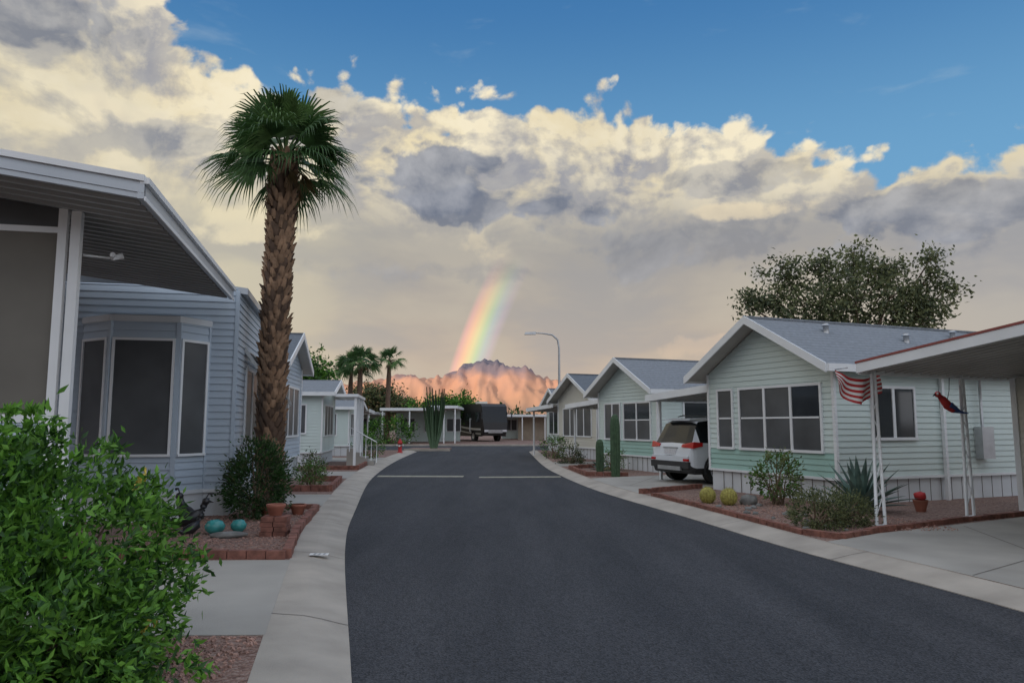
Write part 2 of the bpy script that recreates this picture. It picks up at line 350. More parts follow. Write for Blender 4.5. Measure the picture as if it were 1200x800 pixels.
def house(name,o,u,v,Wd=3.8,Ln=9,eave=2.77,ridge=3.78,skirt=.5,wall=WHITE,roof=ROOFG,teal=False,wfront=(),wside=(),wback=(),carport=None,ovf=.45,ovs=.3,posts=True):
    e=empty(name,(o[0],o[1],G)); u=Vector(u).normalized(); v=Vector(v).normalized()
    H=lambda a,b,z:(o[0]+u.x*a+v.x*b,o[1]+u.y*a+v.y*b,z)
    Ff=lambda t,out,z:H(t,-out,z); Fs=lambda t,out,z:H(-out,t,z); Fb=lambda t,out,z:H(Wd+out,t,z); Fr=lambda t,out,z:H(t,Ln+out,z)
    z0=G+skirt
    w=MB(); bands=[(z0,z0+.42,TEAL)] if teal else []
    siding(w,Ff,0,Wd,z0,ridge,wall,eave,ridge,bands=bands)
    siding(w,Fs,0,Ln,z0,eave,wall); siding(w,Fb,0,Ln,z0,eave,wall); siding(w,Fr,0,Wd,z0,ridge,wall,eave,ridge)
    w.obj('siding_walls',e)
    s=MB()
    s.box(H,.03,Wd-.03,.03,Ln-.03,0,z0,SKIRT)
    for i in range(int(Wd/.3)): s.box(Ff,i*.3+.05,i*.3+.07,-.02,-.018,G,z0,JOINT)
    for i in range(int(Ln/.3)): s.box(Fs,i*.3+.05,i*.3+.06,-.03,-.024,G,z0,JOINT)
    for (a,b) in ((0,0),(Wd,0)): s.box(H,a-.03-.005,a+.03,b-.03,b+.03,z0-.02,eave,TRIM)
    s.box(H,-.035,Wd+.035,-.035,-.005,z0-.05,z0,TRIM); s.box(H,-.034,-.005,0.01,Ln,z0-.05,z0-.001,TRIM)
    s.obj('skirting_and_corner_trim',e)
    r=MB(); sl=(ridge-eave)/(Wd/2); th=.07
    pf=[(-ovs,eave-ovs*sl),(Wd/2,ridge),(Wd+ovs,eave-ovs*sl)]
    for (p,q) in ((pf[0],pf[1]),(pf[2],pf[1])):
        v0,v1=-ovf,Ln+.25
        r.quad(H(p[0],v0,p[1]+.1),H(q[0],v0,q[1]+.1),H(q[0],v1,q[1]+.1),H(p[0],v1,p[1]+.1),roof)
        r.quad(H(p[0],v0,p[1]+.02),H(q[0],v0,q[1]+.02),H(q[0],v1,q[1]+.02),H(p[0],v1,p[1]+.02),SOFF)
        for vv in (v0-.03,v1):
            r.hexa([H(p[0],vv,p[1]-.05),H(q[0],vv,q[1]-.05),H(q[0],vv+.03,q[1]-.05),H(p[0],vv+.03,p[1]-.05),
                    H(p[0],vv,p[1]+.125),H(q[0],vv,q[1]+.125),H(q[0],vv+.03,q[1]+.125),H(p[0],vv+.03,p[1]+.125)],TRIM)
        sg=-1 if p[0]<0 else 1
        a,b=(p[0]-.06,p[0]) if sg<0 else (p[0],p[0]+.06)
        r.box(H,a,b,v0,v1,p[1]-.03,p[1]+.11,TRIM)
    r.box(H,Wd/2-.08,Wd/2+.08,-ovf,Ln+.25,ridge+.07,ridge+.115,roof)
    r.obj('roof',e)
    g=MB()
    for a in wfront: window(g,Ff,*a[0:4],**(a[4] if len(a)>4 else {}))
    for a in wside: window(g,Fs,*a[0:4],**(a[4] if len(a)>4 else {}))
    for a in wback: window(g,Fb,*a[0:4],**(a[4] if len(a)>4 else {}))
    g.obj('windows',e)
    if carport:
        w2,l0,l1,za,zb=carport; c=MB(); n=int((l1-l0)/.3)
        u0=Wd+.05
        c.hexa([H(u0,l0,za-.03),H(u0+w2,l0,zb-.03),H(u0+w2,l1,zb-.03),H(u0,l1,za-.03),H(u0,l0,za+.05),H(u0+w2,l0,zb+.05),H(u0+w2,l1,zb+.05),H(u0,l1,za+.05)],SOFF)
        for i in range(n+1):
            l=l0+.05+i*.3
            c.hexa([H(u0,l,za-.06),H(u0+w2,l,zb-.06),H(u0+w2,l+.04,zb-.06),H(u0,l+.04,za-.06),H(u0,l,za-.031),H(u0+w2,l,zb-.031),H(u0+w2,l+.04,zb-.031),H(u0,l+.04,za-.031)],SOFF)
        c.hexa([H(u0-.1,l0-.05,za-.1),H(u0+w2,l0-.05,zb-.1),H(u0+w2,l0-.003,zb-.1),H(u0-.1,l0-.003,za-.1),H(u0-.1,l0-.05,za+.08),H(u0+w2,l0-.05,zb+.08),H(u0+w2,l0-.003,zb+.08),H(u0-.1,l0-.003,za+.08)],TRIM)
        c.box(H,u0+w2+.003,u0+w2+.05,l0-.05,l1,zb-.1,zb+.08,TRIM)
        l=l0+.3
        while l<l1:
            c.box(H,u0+w2-.12,u0+w2-.05,l,l+.07,0,zb-.05,TRIM); l+=2.4
        c.obj('carport_awning',e)
    return e,H
g=(-.378,.926); l=(.926,.378)
wf1=[(.33,2.66,1.10,2.36,dict(cols=3,rail=1.74,glass=SCREEN2)),(2.95,3.42,1.10,2.36,dict(rail=1.74,glass=SCREEN2))]
e1,H1=house('mobile_home',(6.1,14.05),g,l,teal=True,wfront=wf1,wside=[(.95,2.05,1.35,2.3,dict(cols=2)),(5.5,6.3,1.4,2.3)],carport=(3.0,.25,8,2.5,2.33))
d=MB()
d.box(lambda a,b,z:H1(-b,a,z),3.75,4.1,.02,.2,.9,1.55,METAL); d.tube([H1(-.1,3.9,1.55),H1(-.1,3.9,2.7)],.03,METAL)
d.box(lambda a,b,z:H1(-b,a,z),2.8,2.87,.02,.09,G,2.68,TRIM); d.obj('meter_box_and_downspout',e1)
d=MB()
sl=(3.78-2.77)/1.9
for vv,uu in ((1.2,1.3),(3.2,1.0),(5.2,1.4)):
    zz=2.77+uu*sl+.1; d.tube([H1(uu,vv,zz-.1),H1(uu,vv,zz+.14)],.06,METAL,10); d.tube([H1(uu,vv,zz+.14),H1(uu,vv,zz+.19)],[.1,.05],METAL,10)
d.obj('roof_vents',e1)
d=MB()
d.box(H1,3.9,4.7,.9,1.8,G,G+.2,TRIM); d.box(H1,3.9,4.4,.9,1.8,G+.203,G+.4,TRIM); d.obj('entry_steps',e1)
wf2=[(.4,2.0,1.12,2.3,dict(cols=2,rail=1.75,glass=SCREEN2)),(2.3,3.3,1.12,2.3,dict(cols=2,glass=SCREEN2))]
house('mobile_home',(4.6,23.5),g,l,teal=True,wfront=wf2,wside=[(1.0,2.0,1.4,2.3),(4,5,1.4,2.3)],carport=(3.2,.3,8,2.5,2.33),eave=2.75,ridge=3.75)
house('mobile_home',(3.65,31.9),g,l,wall=CREAM,wfront=[(.5,3.2,1.1,2.3,dict(cols=4,glass=SCREEN2))],wside=[(1,2,1.4,2.3)],carport=(3.0,-.3,8,2.5,2.35),roof=ROOFD)
house('mobile_home',(2.9,40.0),(-.25,.97),(.97,.25),Wd=3.4,Ln=7,wfront=[(.5,2.9,1.1,2.3,dict(cols=3))],wside=[(1,2,1.4,2.3)],eave=2.6,ridge=3.5)
house('mobile_home',(8.35,4.5),g,l,teal=True,wfront=wf1)

e0=empty('carport',(5.25,11.1,G)); a=Vector((.88,.475)).normalized(); b=Vector((.45,-.89)).normalized()
C=lambda p,q,z:(5.25+a.x*p+b.x*q,11.1+a.y*p+b.y*q,z)
zq=lambda q:2.42+.135*q
mb=MB(); LA,LB=6.5,3.5
mb.hexa([C(0,0,zq(0)),C(LA,0,zq(0)),C(LA,LB,zq(LB)),C(0,LB,zq(LB)),C(0,0,zq(0)+.05),C(LA,0,zq(0)+.05),C(LA,LB,zq(LB)+.05),C(0,LB,zq(LB)+.05)],SOFF)
for i in range(int(LA/.22)):
    p=.1+i*.22
    mb.hexa([C(p,.02,zq(0)-.035),C(p+.05,.02,zq(0)-.035),C(p+.05,LB,zq(LB)-.035),C(p,LB,zq(LB)-.035),C(p,.02,zq(0)-.002),C(p+.05,.02,zq(0)-.002),C(p+.05,LB,zq(LB)-.002),C(p,LB,zq(LB)-.002)],SOFF)
mb.obj('awning_roof',e0)
mb=MB()
mb.hexa([C(-.05,-.05,zq(0)-.05),C(-.003,-.05,zq(0)-.05),C(-.003,LB,zq(LB)-.05),C(-.05,LB,zq(LB)-.05),C(-.05,-.05,zq(0)+.09),C(-.003,-.05,zq(0)+.09),C(-.003,LB,zq(LB)+.09),C(-.05,LB,zq(LB)+.09)],TRIM)
mb.hexa([C(-.06,-.06,zq(0)+.093),C(.02,-.06,zq(0)+.093),C(.02,LB,zq(LB)+.093),C(-.06,LB,zq(LB)+.093),C(-.06,-.06,zq(0)+.125),C(.02,-.06,zq(0)+.125),C(.02,LB,zq(LB)+.125),C(-.06,LB,zq(LB)+.125)],REDT)
mb.box(C,0,LA,-.06,-.003,zq(0)-.07,zq(0)+.08,TRIM); mb.box(C,0.02,LA,-.06,.0,zq(0)+.084,zq(0)+.11,REDT)
mb.obj('fascia',e0)
mb=MB()
def vpost(p,q,sp=.07):
    for s in (-1,1):
        mb.tube([C(p+s*sp*1.4,q,G),C(p+s*sp*.5,q,zq(0)-.06)],.024,TRIM,6)
    for k in range(9):
        z=.3+k*.24; s=1 if k%2 else -1
        mb.tube([C(p+s*sp*1.0,q,z),C(p-s*sp*1.0,q,z+.24)],.009,TRIM,5)
    mb.box(C,p-.13,p+.13,q-.05,q+.05,G,G+.03,TRIM)
vpost(.2,.05); vpost(2.45,.05); vpost(4.8,.05)
mb.obj('lattice_posts',e0)
es=empty('storage_shed',(8.5,12.6,G)); S=lambda p,q,z:(8.5+a.x*p+b.x*q,12.55+a.y*p+b.y*q,z)
mb=MB(); Fs_=lambda t,out,z:S(-out,t,z)
siding(mb,Fs_,0,3.2,G+.02,2.38,CREAM); siding(mb,lambda t,out,z:S(t,-out,z),0,2.4,G+.02,2.38,CREAM)
mb.box(S,.02,2.4,.02,3.2,G,2.37,CREAM); window(mb,Fs_,.25,1.0,1.3,1.95,2,glass=SCREEN2); window(mb,Fs_,1.5,2.3,G+.1,2.05,1,glass=BLIND)
mb.box(Fs_,-.04,.05,-.05,.03,G,2.38,TRIM)
mb.obj('walls',es)
mb=MB(); n=26
def fp(i,j):
    t=i/n; s=j/9
    top=2.40-.10*math.sin(t*math.pi)-.03*t
    hgt=.14+.20*math.sin(min(1,t*1.15)*math.pi*.85+.25)
    x=-.46+1.02*t+.05*s
    return C(x,-.10+.05*math.sin(t*13+s*2)*(.3+s)-.05*s,top-hgt*s-.10*t*s)
for i in range(n):
    for j in range(9):
        mb.quad(fp(i,j),fp(i+1,j),fp(i+1,j+1),fp(i,j+1),RED if j%2==0 else FWHITE)
mb.tube([C(-.46,-.10,2.41),C(-.2,-.08,2.45)],.01,METAL,6); mb.tube([C(.56,-.1,2.37),C(.62,-.03,2.42)],.01,METAL,6)
mb.sm=[True]*len(mb.sm); mb.obj('striped_flag')
mb=MB(); pc=Vector(C(2.12,-.02,1.90))
mb.tube([pc+Vector((-.12,0,.17)),pc+Vector((-.06,0,.11)),pc+Vector((.02,0,.0)),pc+Vector((.1,0,-.08))],[.035,.06,.075,.04],RED,8)
mb.ell(pc+Vector((-.14,0,.19)),(.05,.045,.05),RED); mb.ell(pc+Vector((-.16,-.035,.2)),(.018,.015,.02),FWHITE,8); mb.tube([pc+Vector((-.18,0,.19)),pc+Vector((-.22,0,.16))],[.025,.005],BLACK,6)
mb.tube([pc+Vector((.02,-.06,.02)),pc+Vector((.2,-.04,-.1))],[.05,.015],BLUE,6); mb.tube([pc+Vector((.1,0,-.08)),pc+Vector((.34,0,-.12))],[.035,.01],BLUE,6)
mb.tube([pc+Vector((0,0,.05)),pc+Vector((.05,0,.25)),Vector(C(2.2,0,2.36))],.006,BLACK,5)
mb.obj('parrot_ornament')
mb=MB(); dc=H1(.9,8.0,3.75)
mb.revolve(dc,[(0.02,0),(.15,.02),(.27,.09),(.3,.13)],METAL,14,1,.5); mb.tube([(dc[0],dc[1],dc[2]-.75),dc],.025,METAL,6)
mb.tube([dc,(dc[0]-.2,dc[1],dc[2]+.3)],.012,METAL,5)
mb.obj('satellite_dish')

# ------------------------------------------------------------ left near house
eL=empty('mobile_home_with_porch',(-4.65,12.4,G))
Lp=Vector((-.975,-.22)).normalized(); Ld=Vector((-.22,.975)).normalized()
Q=lambda p,q,z:(-4.65+Lp.x*p+Ld.x*q,12.4+Lp.y*p+Ld.y*q,z)
mb=MB(); TOPZ=3.9
siding(mb,lambda t,out,z:Q(t,-out,z),0,6,.55,TOPZ,WHITE2); siding(mb,lambda t,out,z:Q(-out,t,z),0,3.7,.55,TOPZ-.05,WHITE2)
mb.box(Q,.02,6,.02,3.7,G,.55,SKIRT)
for i in range(24): mb.box(Q,.1+i*.14,.13+i*.14,-.012,.018,G,.53,SKIRT)
for i in range(24): mb.box(Q,-.012,.018,.1+i*.14,.13+i*.14,G,.53,SKIRT)
mb.box(Q,-.03,.03,-.03,.03,.5,TOPZ-.05,WHITE2); mb.box(Q,-.03,6,-.035,-.005,.5,.55,TRIM); mb.box(Q,-.035,-.005,.03,3.7,.5,.548,TRIM)
mb.box(Q,.02,6,3.66,3.7,.5,TOPZ-.05,WHITE2)
mb.obj('siding_walls',eL)
mb=MB()
mb.hexa([Q(-.12,.25,TOPZ-.06),Q(6,.25,TOPZ+.7),Q(6,3.75,TOPZ+.7),Q(-.12,3.75,TOPZ-.06),Q(-.12,.25,TOPZ+.05),Q(6,.25,TOPZ+.81),Q(6,3.75,TOPZ+.81),Q(-.12,3.75,TOPZ+.05)],METALR)
mb.obj('rear_roof',eL)
mb=MB(); bp=[(.42,0),(.80,-.5),(1.80,-.5),(2.34,0)]
for (p0,q0),(p1,q1) in zip(bp,bp[1:]):
    A=Vector(Q(p0,q0,0)[:2]);B=Vector(Q(p1,q1,0)[:2]); dd=(B-A);Lg=dd.length;dd.normalize();nn=Vector((-dd.y,dd.x))
    cc=Vector(Q(1.4,1,0)[:2]); 
    if nn.dot(A-cc)<0: nn=-nn
    Fw=lambda t,out,z,A=A,dd=dd,nn=nn:(A.x+dd.x*t+nn.x*out,A.y+dd.y*t+nn.y*out,z)
    siding(mb,Fw,0,Lg,.55,3.3,WHITE2)
    window(mb,Fw,.08,Lg-.08,1.14,2.92,1,glass=SCREEN2,fr=.04)
    mb.box(Fw,-.02,Lg+.02,-.03,.03,3.22,3.32,SKIRT); mb.box(Fw,0,Lg,-.03,.025,.5,.56,SKIRT); mb.box(Fw,0,Lg,-.03,-.01,G,.5,SKIRT)
    mb.box(Fw,-.035,.035,-.02,.025,.56,3.22,WHITE2)
mb.poly([Q(p,q,3.33) for p,q in bp],TRIM)
mb.obj('bay_window',eL)
mb=MB(); Fst=lambda t,out,z:Q(-out,t,z)
window(mb,Fst,1.3,3.2,1.3,2.6,2,glass=SCREEN2)
mb.obj('side_window',eL)
mb=MB()
for k in range(9):
    t=k/9; z=3.0-.95*t; o=.03+.62*t
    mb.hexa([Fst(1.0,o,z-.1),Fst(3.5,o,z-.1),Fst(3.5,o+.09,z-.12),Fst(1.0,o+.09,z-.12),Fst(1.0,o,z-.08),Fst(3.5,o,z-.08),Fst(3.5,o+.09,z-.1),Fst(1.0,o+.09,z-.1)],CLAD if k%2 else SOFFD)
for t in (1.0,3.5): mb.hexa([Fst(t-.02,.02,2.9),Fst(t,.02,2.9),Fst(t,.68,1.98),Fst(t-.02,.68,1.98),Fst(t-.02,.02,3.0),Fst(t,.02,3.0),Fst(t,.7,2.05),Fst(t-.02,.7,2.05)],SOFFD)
mb.obj('louvred_awning',eL)
C1=Vector((-3.47,6.68)); K=lambda p,q,z:(C1.x+Lp.x*p+Ld.x*q,C1.y+Lp.y*p+Ld.y*q,z)
zr=lambda p:3.70+.127*p
mb=MB(); PW,PL=5.5,5.55
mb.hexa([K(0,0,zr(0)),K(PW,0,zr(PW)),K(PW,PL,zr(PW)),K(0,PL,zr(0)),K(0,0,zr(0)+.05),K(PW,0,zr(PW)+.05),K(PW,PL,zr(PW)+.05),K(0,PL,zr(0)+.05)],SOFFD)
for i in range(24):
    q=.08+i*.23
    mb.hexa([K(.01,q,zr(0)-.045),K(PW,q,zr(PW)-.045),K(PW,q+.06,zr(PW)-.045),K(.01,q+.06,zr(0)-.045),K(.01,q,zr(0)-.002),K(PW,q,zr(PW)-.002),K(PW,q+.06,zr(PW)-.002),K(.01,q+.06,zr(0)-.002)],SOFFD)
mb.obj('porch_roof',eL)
mb=MB()
mb.box(K,-.06,-.003,-.06,PL+.1,zr(0)-.03,zr(0)+.11,METALR); mb.box(K,-.10,-.02,-.06,PL+.1,zr(0)+.112,zr(0)+.17,TRIM); mb.box(K,-.075,-.062,-.06,PL+.1,zr(0)-.05,zr(0)-.01,TRIM)
for (zz0,zz1,o,mm) in ((-.03,.02,.05,METALR),(.022,.09,.062,METALR),(.092,.13,.05,METALR),(.132,.19,.08,TRIM)):
    mb.hexa([K(-.06,-o,zr(0)+zz0),K(PW,-o,zr(PW)+zz0),K(PW,-.003,zr(PW)+zz0),K(-.06,-.003,zr(0)+zz0),K(-.06,-o,zr(0)+zz1),K(PW,-o,zr(PW)+zz1),K(PW,-.003,zr(PW)+zz1),K(-.06,-.003,zr(0)+zz1)],mm)
mb.obj('porch_fascia',eL)
P=Vector((-4.42,7.35)); V=lambda p,q,z:(P.x+Lp.x*p+Ld.x*q,P.y+Lp.y*p+Ld.y*q,z)
mb=MB()
mb.box(V,-.04,.05,-.04,.05,G,3.75,TRIM); mb.box(V,.09,.17,-.03,.04,G,3.77,TRIM)
mb.box(V,.17,3.5,-.02,.03,3.52,3.58,TRIM); mb.box(V,.17,3.5,-.02,.03,1.62,1.70,TRIM)
mb.box(V,2.2,2.28,-.021,.031,G,3.9,TRIM)
mb.quad(V(.17,.01,1.7),V(3.5,.01,1.7),V(3.5,.01,3.52),V(.17,.01,3.52),SCREEN)
mb.quad(V(.17,.02,3.58),V(3.5,.02,3.58),V(3.5,.02,4.2),V(.17,.02,3.78),SCREEN2)
siding(mb,lambda t,out,z:V(t,-out,z),.17,3.5,G,1.62,WHITE2)
mb.obj('screen_wall_and_posts',eL)
mb=MB(); c=Vector(V(-.25,.3,3.35)); mb.tube([V(0,.2,3.35),c],.012,TRIM,6); mb.tube([c,c+Vector((.09,.05,.04))],[.025,.035],TRIM,8); mb.tube([c,c+Vector((.05,-.08,.02))],[.02,.03],TRIM,8)
mb.obj('porch_flood_light',eL)

dL=(-.13,.99); vL=(-.99,-.13)
eA,HA=house('mobile_home',(-5.95,18.9),dL,vL,Wd=3.7,Ln=7,eave=3.25,ridge=4.05,skirt=.6,wall=WHITE2,roof=ROOFD,ovf=.3,wfront=[(.5,3.1,1.3,2.6,dict(cols=3,glass=SCREEN2))],
      wside=[(.3,1.3,1.2,2.7,dict(cols=2,glass=SCREEN2)),(1.7,3.6,1.2,2.7,dict(cols=3,glass=SCREEN2))])
eB,HB=house('mobile_home',(-7.0,27.4),dL,vL,Wd=4.2,Ln=8,eave=2.75,ridge=3.25,skirt=.5,wall=WHITE,roof=ROOFG,wfront=[(.6,3.4,1.2,2.3,dict(cols=3,glass=SCREEN2))],
      wside=[(.6,2.2,1.3,2.3,dict(cols=2,glass=SCREEN2)),(3,4.4,1.3,2.3,dict(cols=2,glass=SCREEN2))])
mb=MB()
mb.box(HB,-.2,3.9,-1.3,-.46,2.62,2.72,TRIM)
for uu in (-.1,1.2,2.5,3.7): mb.box(HB,uu,uu+.09,-1.25,-1.16,G,2.62,TRIM)
for k in range(4): mb.box(HB,.2,1.2,-1.9+.25*k,-1.65+.25*k,G,G+.15*(k+1),CONC)
mb.tube([HB(.15,-2,.95),HB(.15,-1.0,1.5)],.02,TRIM,6)
for k in range(6): mb.tube([HB(.15,-2+.2*k,.2+.08*k),HB(.15,-2+.2*k,.95+.11*k)],.014,TRIM,5)
mb.obj('porch_with_steps',eB)
mb=MB()
mb.box(HA,-1.5,-.02,-.25,6,3.0,3.08,TRIM)
for vv in (-.2,1.2,2.7,4.2): mb.box(HA,-1.45,-1.36,vv,vv+.09,G,3.0,TRIM)
mb.obj('side_awning',eA)
house('mobile_home',(-7.9,36),(-.1,.995),(-.995,-.1),Wd=4,Ln=8,eave=2.4,ridge=2.75,wall=WHITE,roof=ROOFG,wfront=[(.6,3.2,1.1,2.1,dict(cols=3,glass=SCREEN2))],wside=[(.6,2.2,1.1,2.1,dict(cols=2,glass=SCREEN2))],carport=(3,-.6,8,2.35,2.3))
def openport(name,x0,x1,y0,y1,z,m=TRIM,back=True):
    e=empty(name,((x0+x1)/2,(y0+y1)/2,G)); mb=MB()
    mb.box(W0,x0,x1,y0,y1,z,z+.22,m)
    mb.box(W0,x0+.1,x1-.1,y0+.1,y1-.1,z-.03,z-.002,SOFF); mb.obj('flat_roof',e); mb=MB()
    n=max(2,int((x1-x0)/2.2))
    for i in range(n+1):
        x=x0+.15+(x1-x0-.4)*i/n; mb.box(W0,x,x+.1,y0+.1,y0+.2,G,z-.03,TRIM)
    mb.obj('posts',e)
    if back:
        mb=MB(); siding(mb,lambda t,out,zz:(t,y1-.3-out,zz),x0+.3,x1-.3,G,z-.04,WHITE); 
        for i in range(n): window(mb,lambda t,out,zz:(t,y1-.3-out,zz),x0+.7+i*2.1,x0+1.9+i*2.1,1.0,2.1,2,glass=SCREEN2)
        mb.obj('rear_wall',e)
openport('carport',-10.5,-5.8,59,66,2.7)
openport('carport',-16,-11,58,66,2.4)
openport('carport',-6.6,-4.4,60,68,2.9)
openport('carport',-1.4,5.6,72,80,2.35)
openport('carport',7,16,58,66,2.5)
openport('carport',18,30,58,66,2.6)
openport('carport',-32,-19,58,66,2.6)
mb=MB(); siding(mb,lambda t,out,z:(t,74-out,z),.6,4.8,G,2.3,TAN,step=.45); mb.obj('garage_door')

# ------------------------------------------------------------ vegetation
def leaves(mbname,clumps,mats,weights,length,width,n_per,parent=None,up=.2,seed=1,outw=.7,droop=0.0):
    r=np.random.default_rng(seed); V=[];Fc=[];M=[];base=0
    for (c,od,cr,sh) in clumps:
        n=n_per
        pos=np.array(c)+r.normal(0,1,(n,3))*cr*.5
        dr=r.normal(0,1,(n,3))*(1-outw)+ (np.array(od)*outw)+np.array([0,0,up-droop]); dr/=np.linalg.norm(dr,axis=1)[:,None]+1e-6
        rd=r.normal(0,1,(n,3)); sd=np.cross(dr,rd); sd/=np.linalg.norm(sd,axis=1)[:,None]+1e-6
        Ls=length*r.uniform(.6,1.25,n)[:,None]; Ws=width*r.uniform(.7,1.2,n)[:,None]
        nr=np.cross(dr,sd)
        a=pos; b=pos+dr*Ls*.45+sd*Ws*.5; cc=pos+dr*Ls+nr*Ls*-.12; d=pos+dr*Ls*.45-sd*Ws*.5
        V.append(np.stack([a,b,cc,d],1).reshape(-1,3))
        Fc.append(base+np.arange(n*4).reshape(-1,4)); base+=n*4
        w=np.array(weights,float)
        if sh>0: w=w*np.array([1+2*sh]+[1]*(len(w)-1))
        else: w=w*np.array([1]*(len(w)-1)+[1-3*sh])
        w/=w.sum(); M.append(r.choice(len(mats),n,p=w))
    V=np.concatenate(V);Fc=np.concatenate(Fc);M=np.concatenate(M)
    me=bpy.data.meshes.new(mbname); me.from_pydata(V.tolist(),[],Fc.tolist())
    for m in mats: me.materials.append(m)
    me.polygons.foreach_set('material_index',M.astype(np.int32)); me.update()
    o=bpy.data.objects.new(mbname,me); scene.collection.objects.link(o)
    if parent is not None: o.parent=parent; o.matrix_parent_inverse=Matrix.Translation(-Vector(parent.location))
    return o
def ellclumps(c,rad,n,cr,seed,inner=.55,zmin=-1,bump=.18):
    r=np.random.default_rng(seed); out=[]
    while len(out)<n:
        d=r.normal(0,1,3); d/=np.linalg.norm(d)
        if d[2]<zmin: continue
        k=r.uniform(inner,1)**.6
        k*=1+bump*mn.noise(Vector(d)*2.2+Vector((seed,0,0)))*1.6
        p=np.array(c)+d*np.array(rad)*k
        if p[2]<G+.03: p[2]=G+.03+abs(r.normal())*.05
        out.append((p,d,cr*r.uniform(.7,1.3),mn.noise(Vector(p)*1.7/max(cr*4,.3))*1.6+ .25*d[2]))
    return out
def stems(mb,base,tips,r0,m):
    for t in tips:
        b=Vector(base)+Vector((random.uniform(-.1,.1),random.uniform(-.1,.1),0)); t=Vector(t); mid=(b+t)*.5+Vector((0,0,.1))
        mb.tube([b,mid,t],[r0,r0*.6,r0*.25],m,5)
def shrub(name,c,rad,n,npc,mats,w,length,width,seed,cr=.14,**k):
    e=empty(name,(c[0],c[1],G)); cl=ellclumps(c,rad,n,cr,seed); leaves('foliage',cl,mats,w,length,width,npc,e,seed=seed,**k)
    mb=MB(); stems(mb,(c[0],c[1],G-.02),[cl[i][0] for i in range(0,len(cl),max(1,len(cl)//14))],.02,TRUNK); mb.obj('stems',e); return e
eb=empty('flowering_bush',(-2.8,4.3,G))
cl=ellclumps((-3.0,4.35,.70),(1.04,1.0,.80),470,.10,3,inner=.5,bump=.3)+ellclumps((-3.35,4.2,1.05),(.75,.7,.66),200,.10,4,inner=.5,bump=.35)+ellclumps((-2.5,3.9,.42),(.72,.72,.5),200,.10,5,inner=.4,bump=.3)
for i in range(34):
    c_=cl[random.randrange(870)]
    if c_[1][2]<.1: continue
    for k in range(3): cl.append((np.array(c_[0])+np.array(c_[1])*(.05+.06*k)+np.array([0,0,.05*k]),np.array([c_[1][0]*.5,c_[1][1]*.5,1.0]),.04,.5))
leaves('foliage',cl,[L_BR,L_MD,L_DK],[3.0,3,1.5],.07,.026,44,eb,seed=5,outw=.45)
mb=MB(); stems(mb,(-2.8,4.3,G),[cl[i][0] for i in range(0,len(cl),24)],.02,TRUNK); mb.obj('stems',eb)
mb=MB()
for (fx,fy,fz,nn_) in ((-2.52,5.05,1.2,9),(-2.6,5.1,1.1,7),(-2.05,4.3,.42,6),(-2.9,3.6,.9,4)):
    for k in range(nn_):
        q=Vector((fx+random.gauss(0,.04),fy+random.gauss(0,.04),fz+random.gauss(0,.05)))
        mb.tube([q,q+Vector((random.uniform(-.02,.02),random.uniform(-.02,.02),.035))],[.004,.014],YEL,5)
mb.obj('yellow_flowers',eb)
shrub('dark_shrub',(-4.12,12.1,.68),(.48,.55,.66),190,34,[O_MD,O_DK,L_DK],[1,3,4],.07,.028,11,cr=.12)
shrub('desert_shrub',(4.95,14.0,.65),(.42,.4,.42),80,18,[O_BR,O_MD,L_MD],[2,2,2],.075,.035,21,cr=.12)
shrub('desert_shrub',(4.45,10.95,.33),(.42,.42,.32),100,34,[M_BR,O_MD,O_DK],[3,2,1],.05,.018,22,cr=.1)
shrub('desert_shrub',(4.95,11.2,.3),(.4,.35,.26),90,34,[M_BR,O_MD,O_DK],[3,2,1],.05,.018,23,cr=.1)
shrub('desert_shrub',(2.3,29.0,.4),(.5,.5,.45),60,20,[O_BR,O_MD,O_DK],[1,2,2],.08,.04,24)
shrub('desert_shrub',(1.9,33.5,.5),(.6,.6,.6),60,20,[L_BR,L_MD,O_DK],[1,2,2],.08,.04,25)
shrub('desert_shrub',(-6.4,33.5,.6),(.7,.7,.6),70,22,[L_BR,L_MD,L_DK],[1,2,2],.09,.04,26)
shrub('desert_shrub',(-5.9,22.3,.35),(.35,.4,.4),50,20,[O_BR,O_MD,O_DK],[1,2,2],.07,.03,27)
shrub('desert_shrub',(-4.9,18.3,.35),(.3,.5,.35),50,20,[O_BR,O_MD,L_MD],[1,2,2],.07,.03,31)
shrub('desert_shrub',(3.3,24.6,.35),(.35,.5,.4),50,20,[O_BR,O_MD,L_MD],[1,2,2],.07,.03,32)
shrub('desert_shrub',(-9.5,57.6,1.0),(2.0,.9,1.2),90,22,[L_BR,L_MD,L_DK],[1,2,2],.2,.1,28,cr=.4)
shrub('desert_shrub',(6.8,57.5,1.0),(1.5,.9,1.2),90,22,[L_BR,L_MD,L_DK],[1,2,2],.2,.1,29,cr=.4)
def agave(name,c,n,L,wd,m,seed):
    r=random.Random(seed); mb=MB()
    for i in range(n):
        az=i*2.399+r.uniform(-.2,.2); t=i/n; elv=R(12+70*t+r.uniform(-6,6)); ln=L*(.75+.3*r.random())
        d=Vector((math.cos(az)*math.cos(elv),math.sin(az)*math.cos(elv),math.sin(elv))); s=Vector((-math.sin(az),math.cos(az),0)); nn=s.cross(d)
        ps=[];K_=6
        for k in range(K_+1):
            q=k/K_; w=wd*(.7+.9*math.sin(min(1,q*1.25+.1)*math.pi*.62)**1)*(1-q**3)+.002 if q<1 else .002
            p=Vector(c)+d*ln*q-Vector((0,0,1))*.12*q*q*math.cos(elv)*ln
            ps.append((p-s*w*.5+ -nn*w*.22,p,p+s*w*.5+ -nn*w*.22))
        for k in range(K_):
            a0,b0,c0=ps[k];a1,b1,c1=ps[k+1]
            mb.quad(a0,b0,b1,a1,m);mb.quad(b0,c0,c1,b1,m)
    return mb.obj(name)
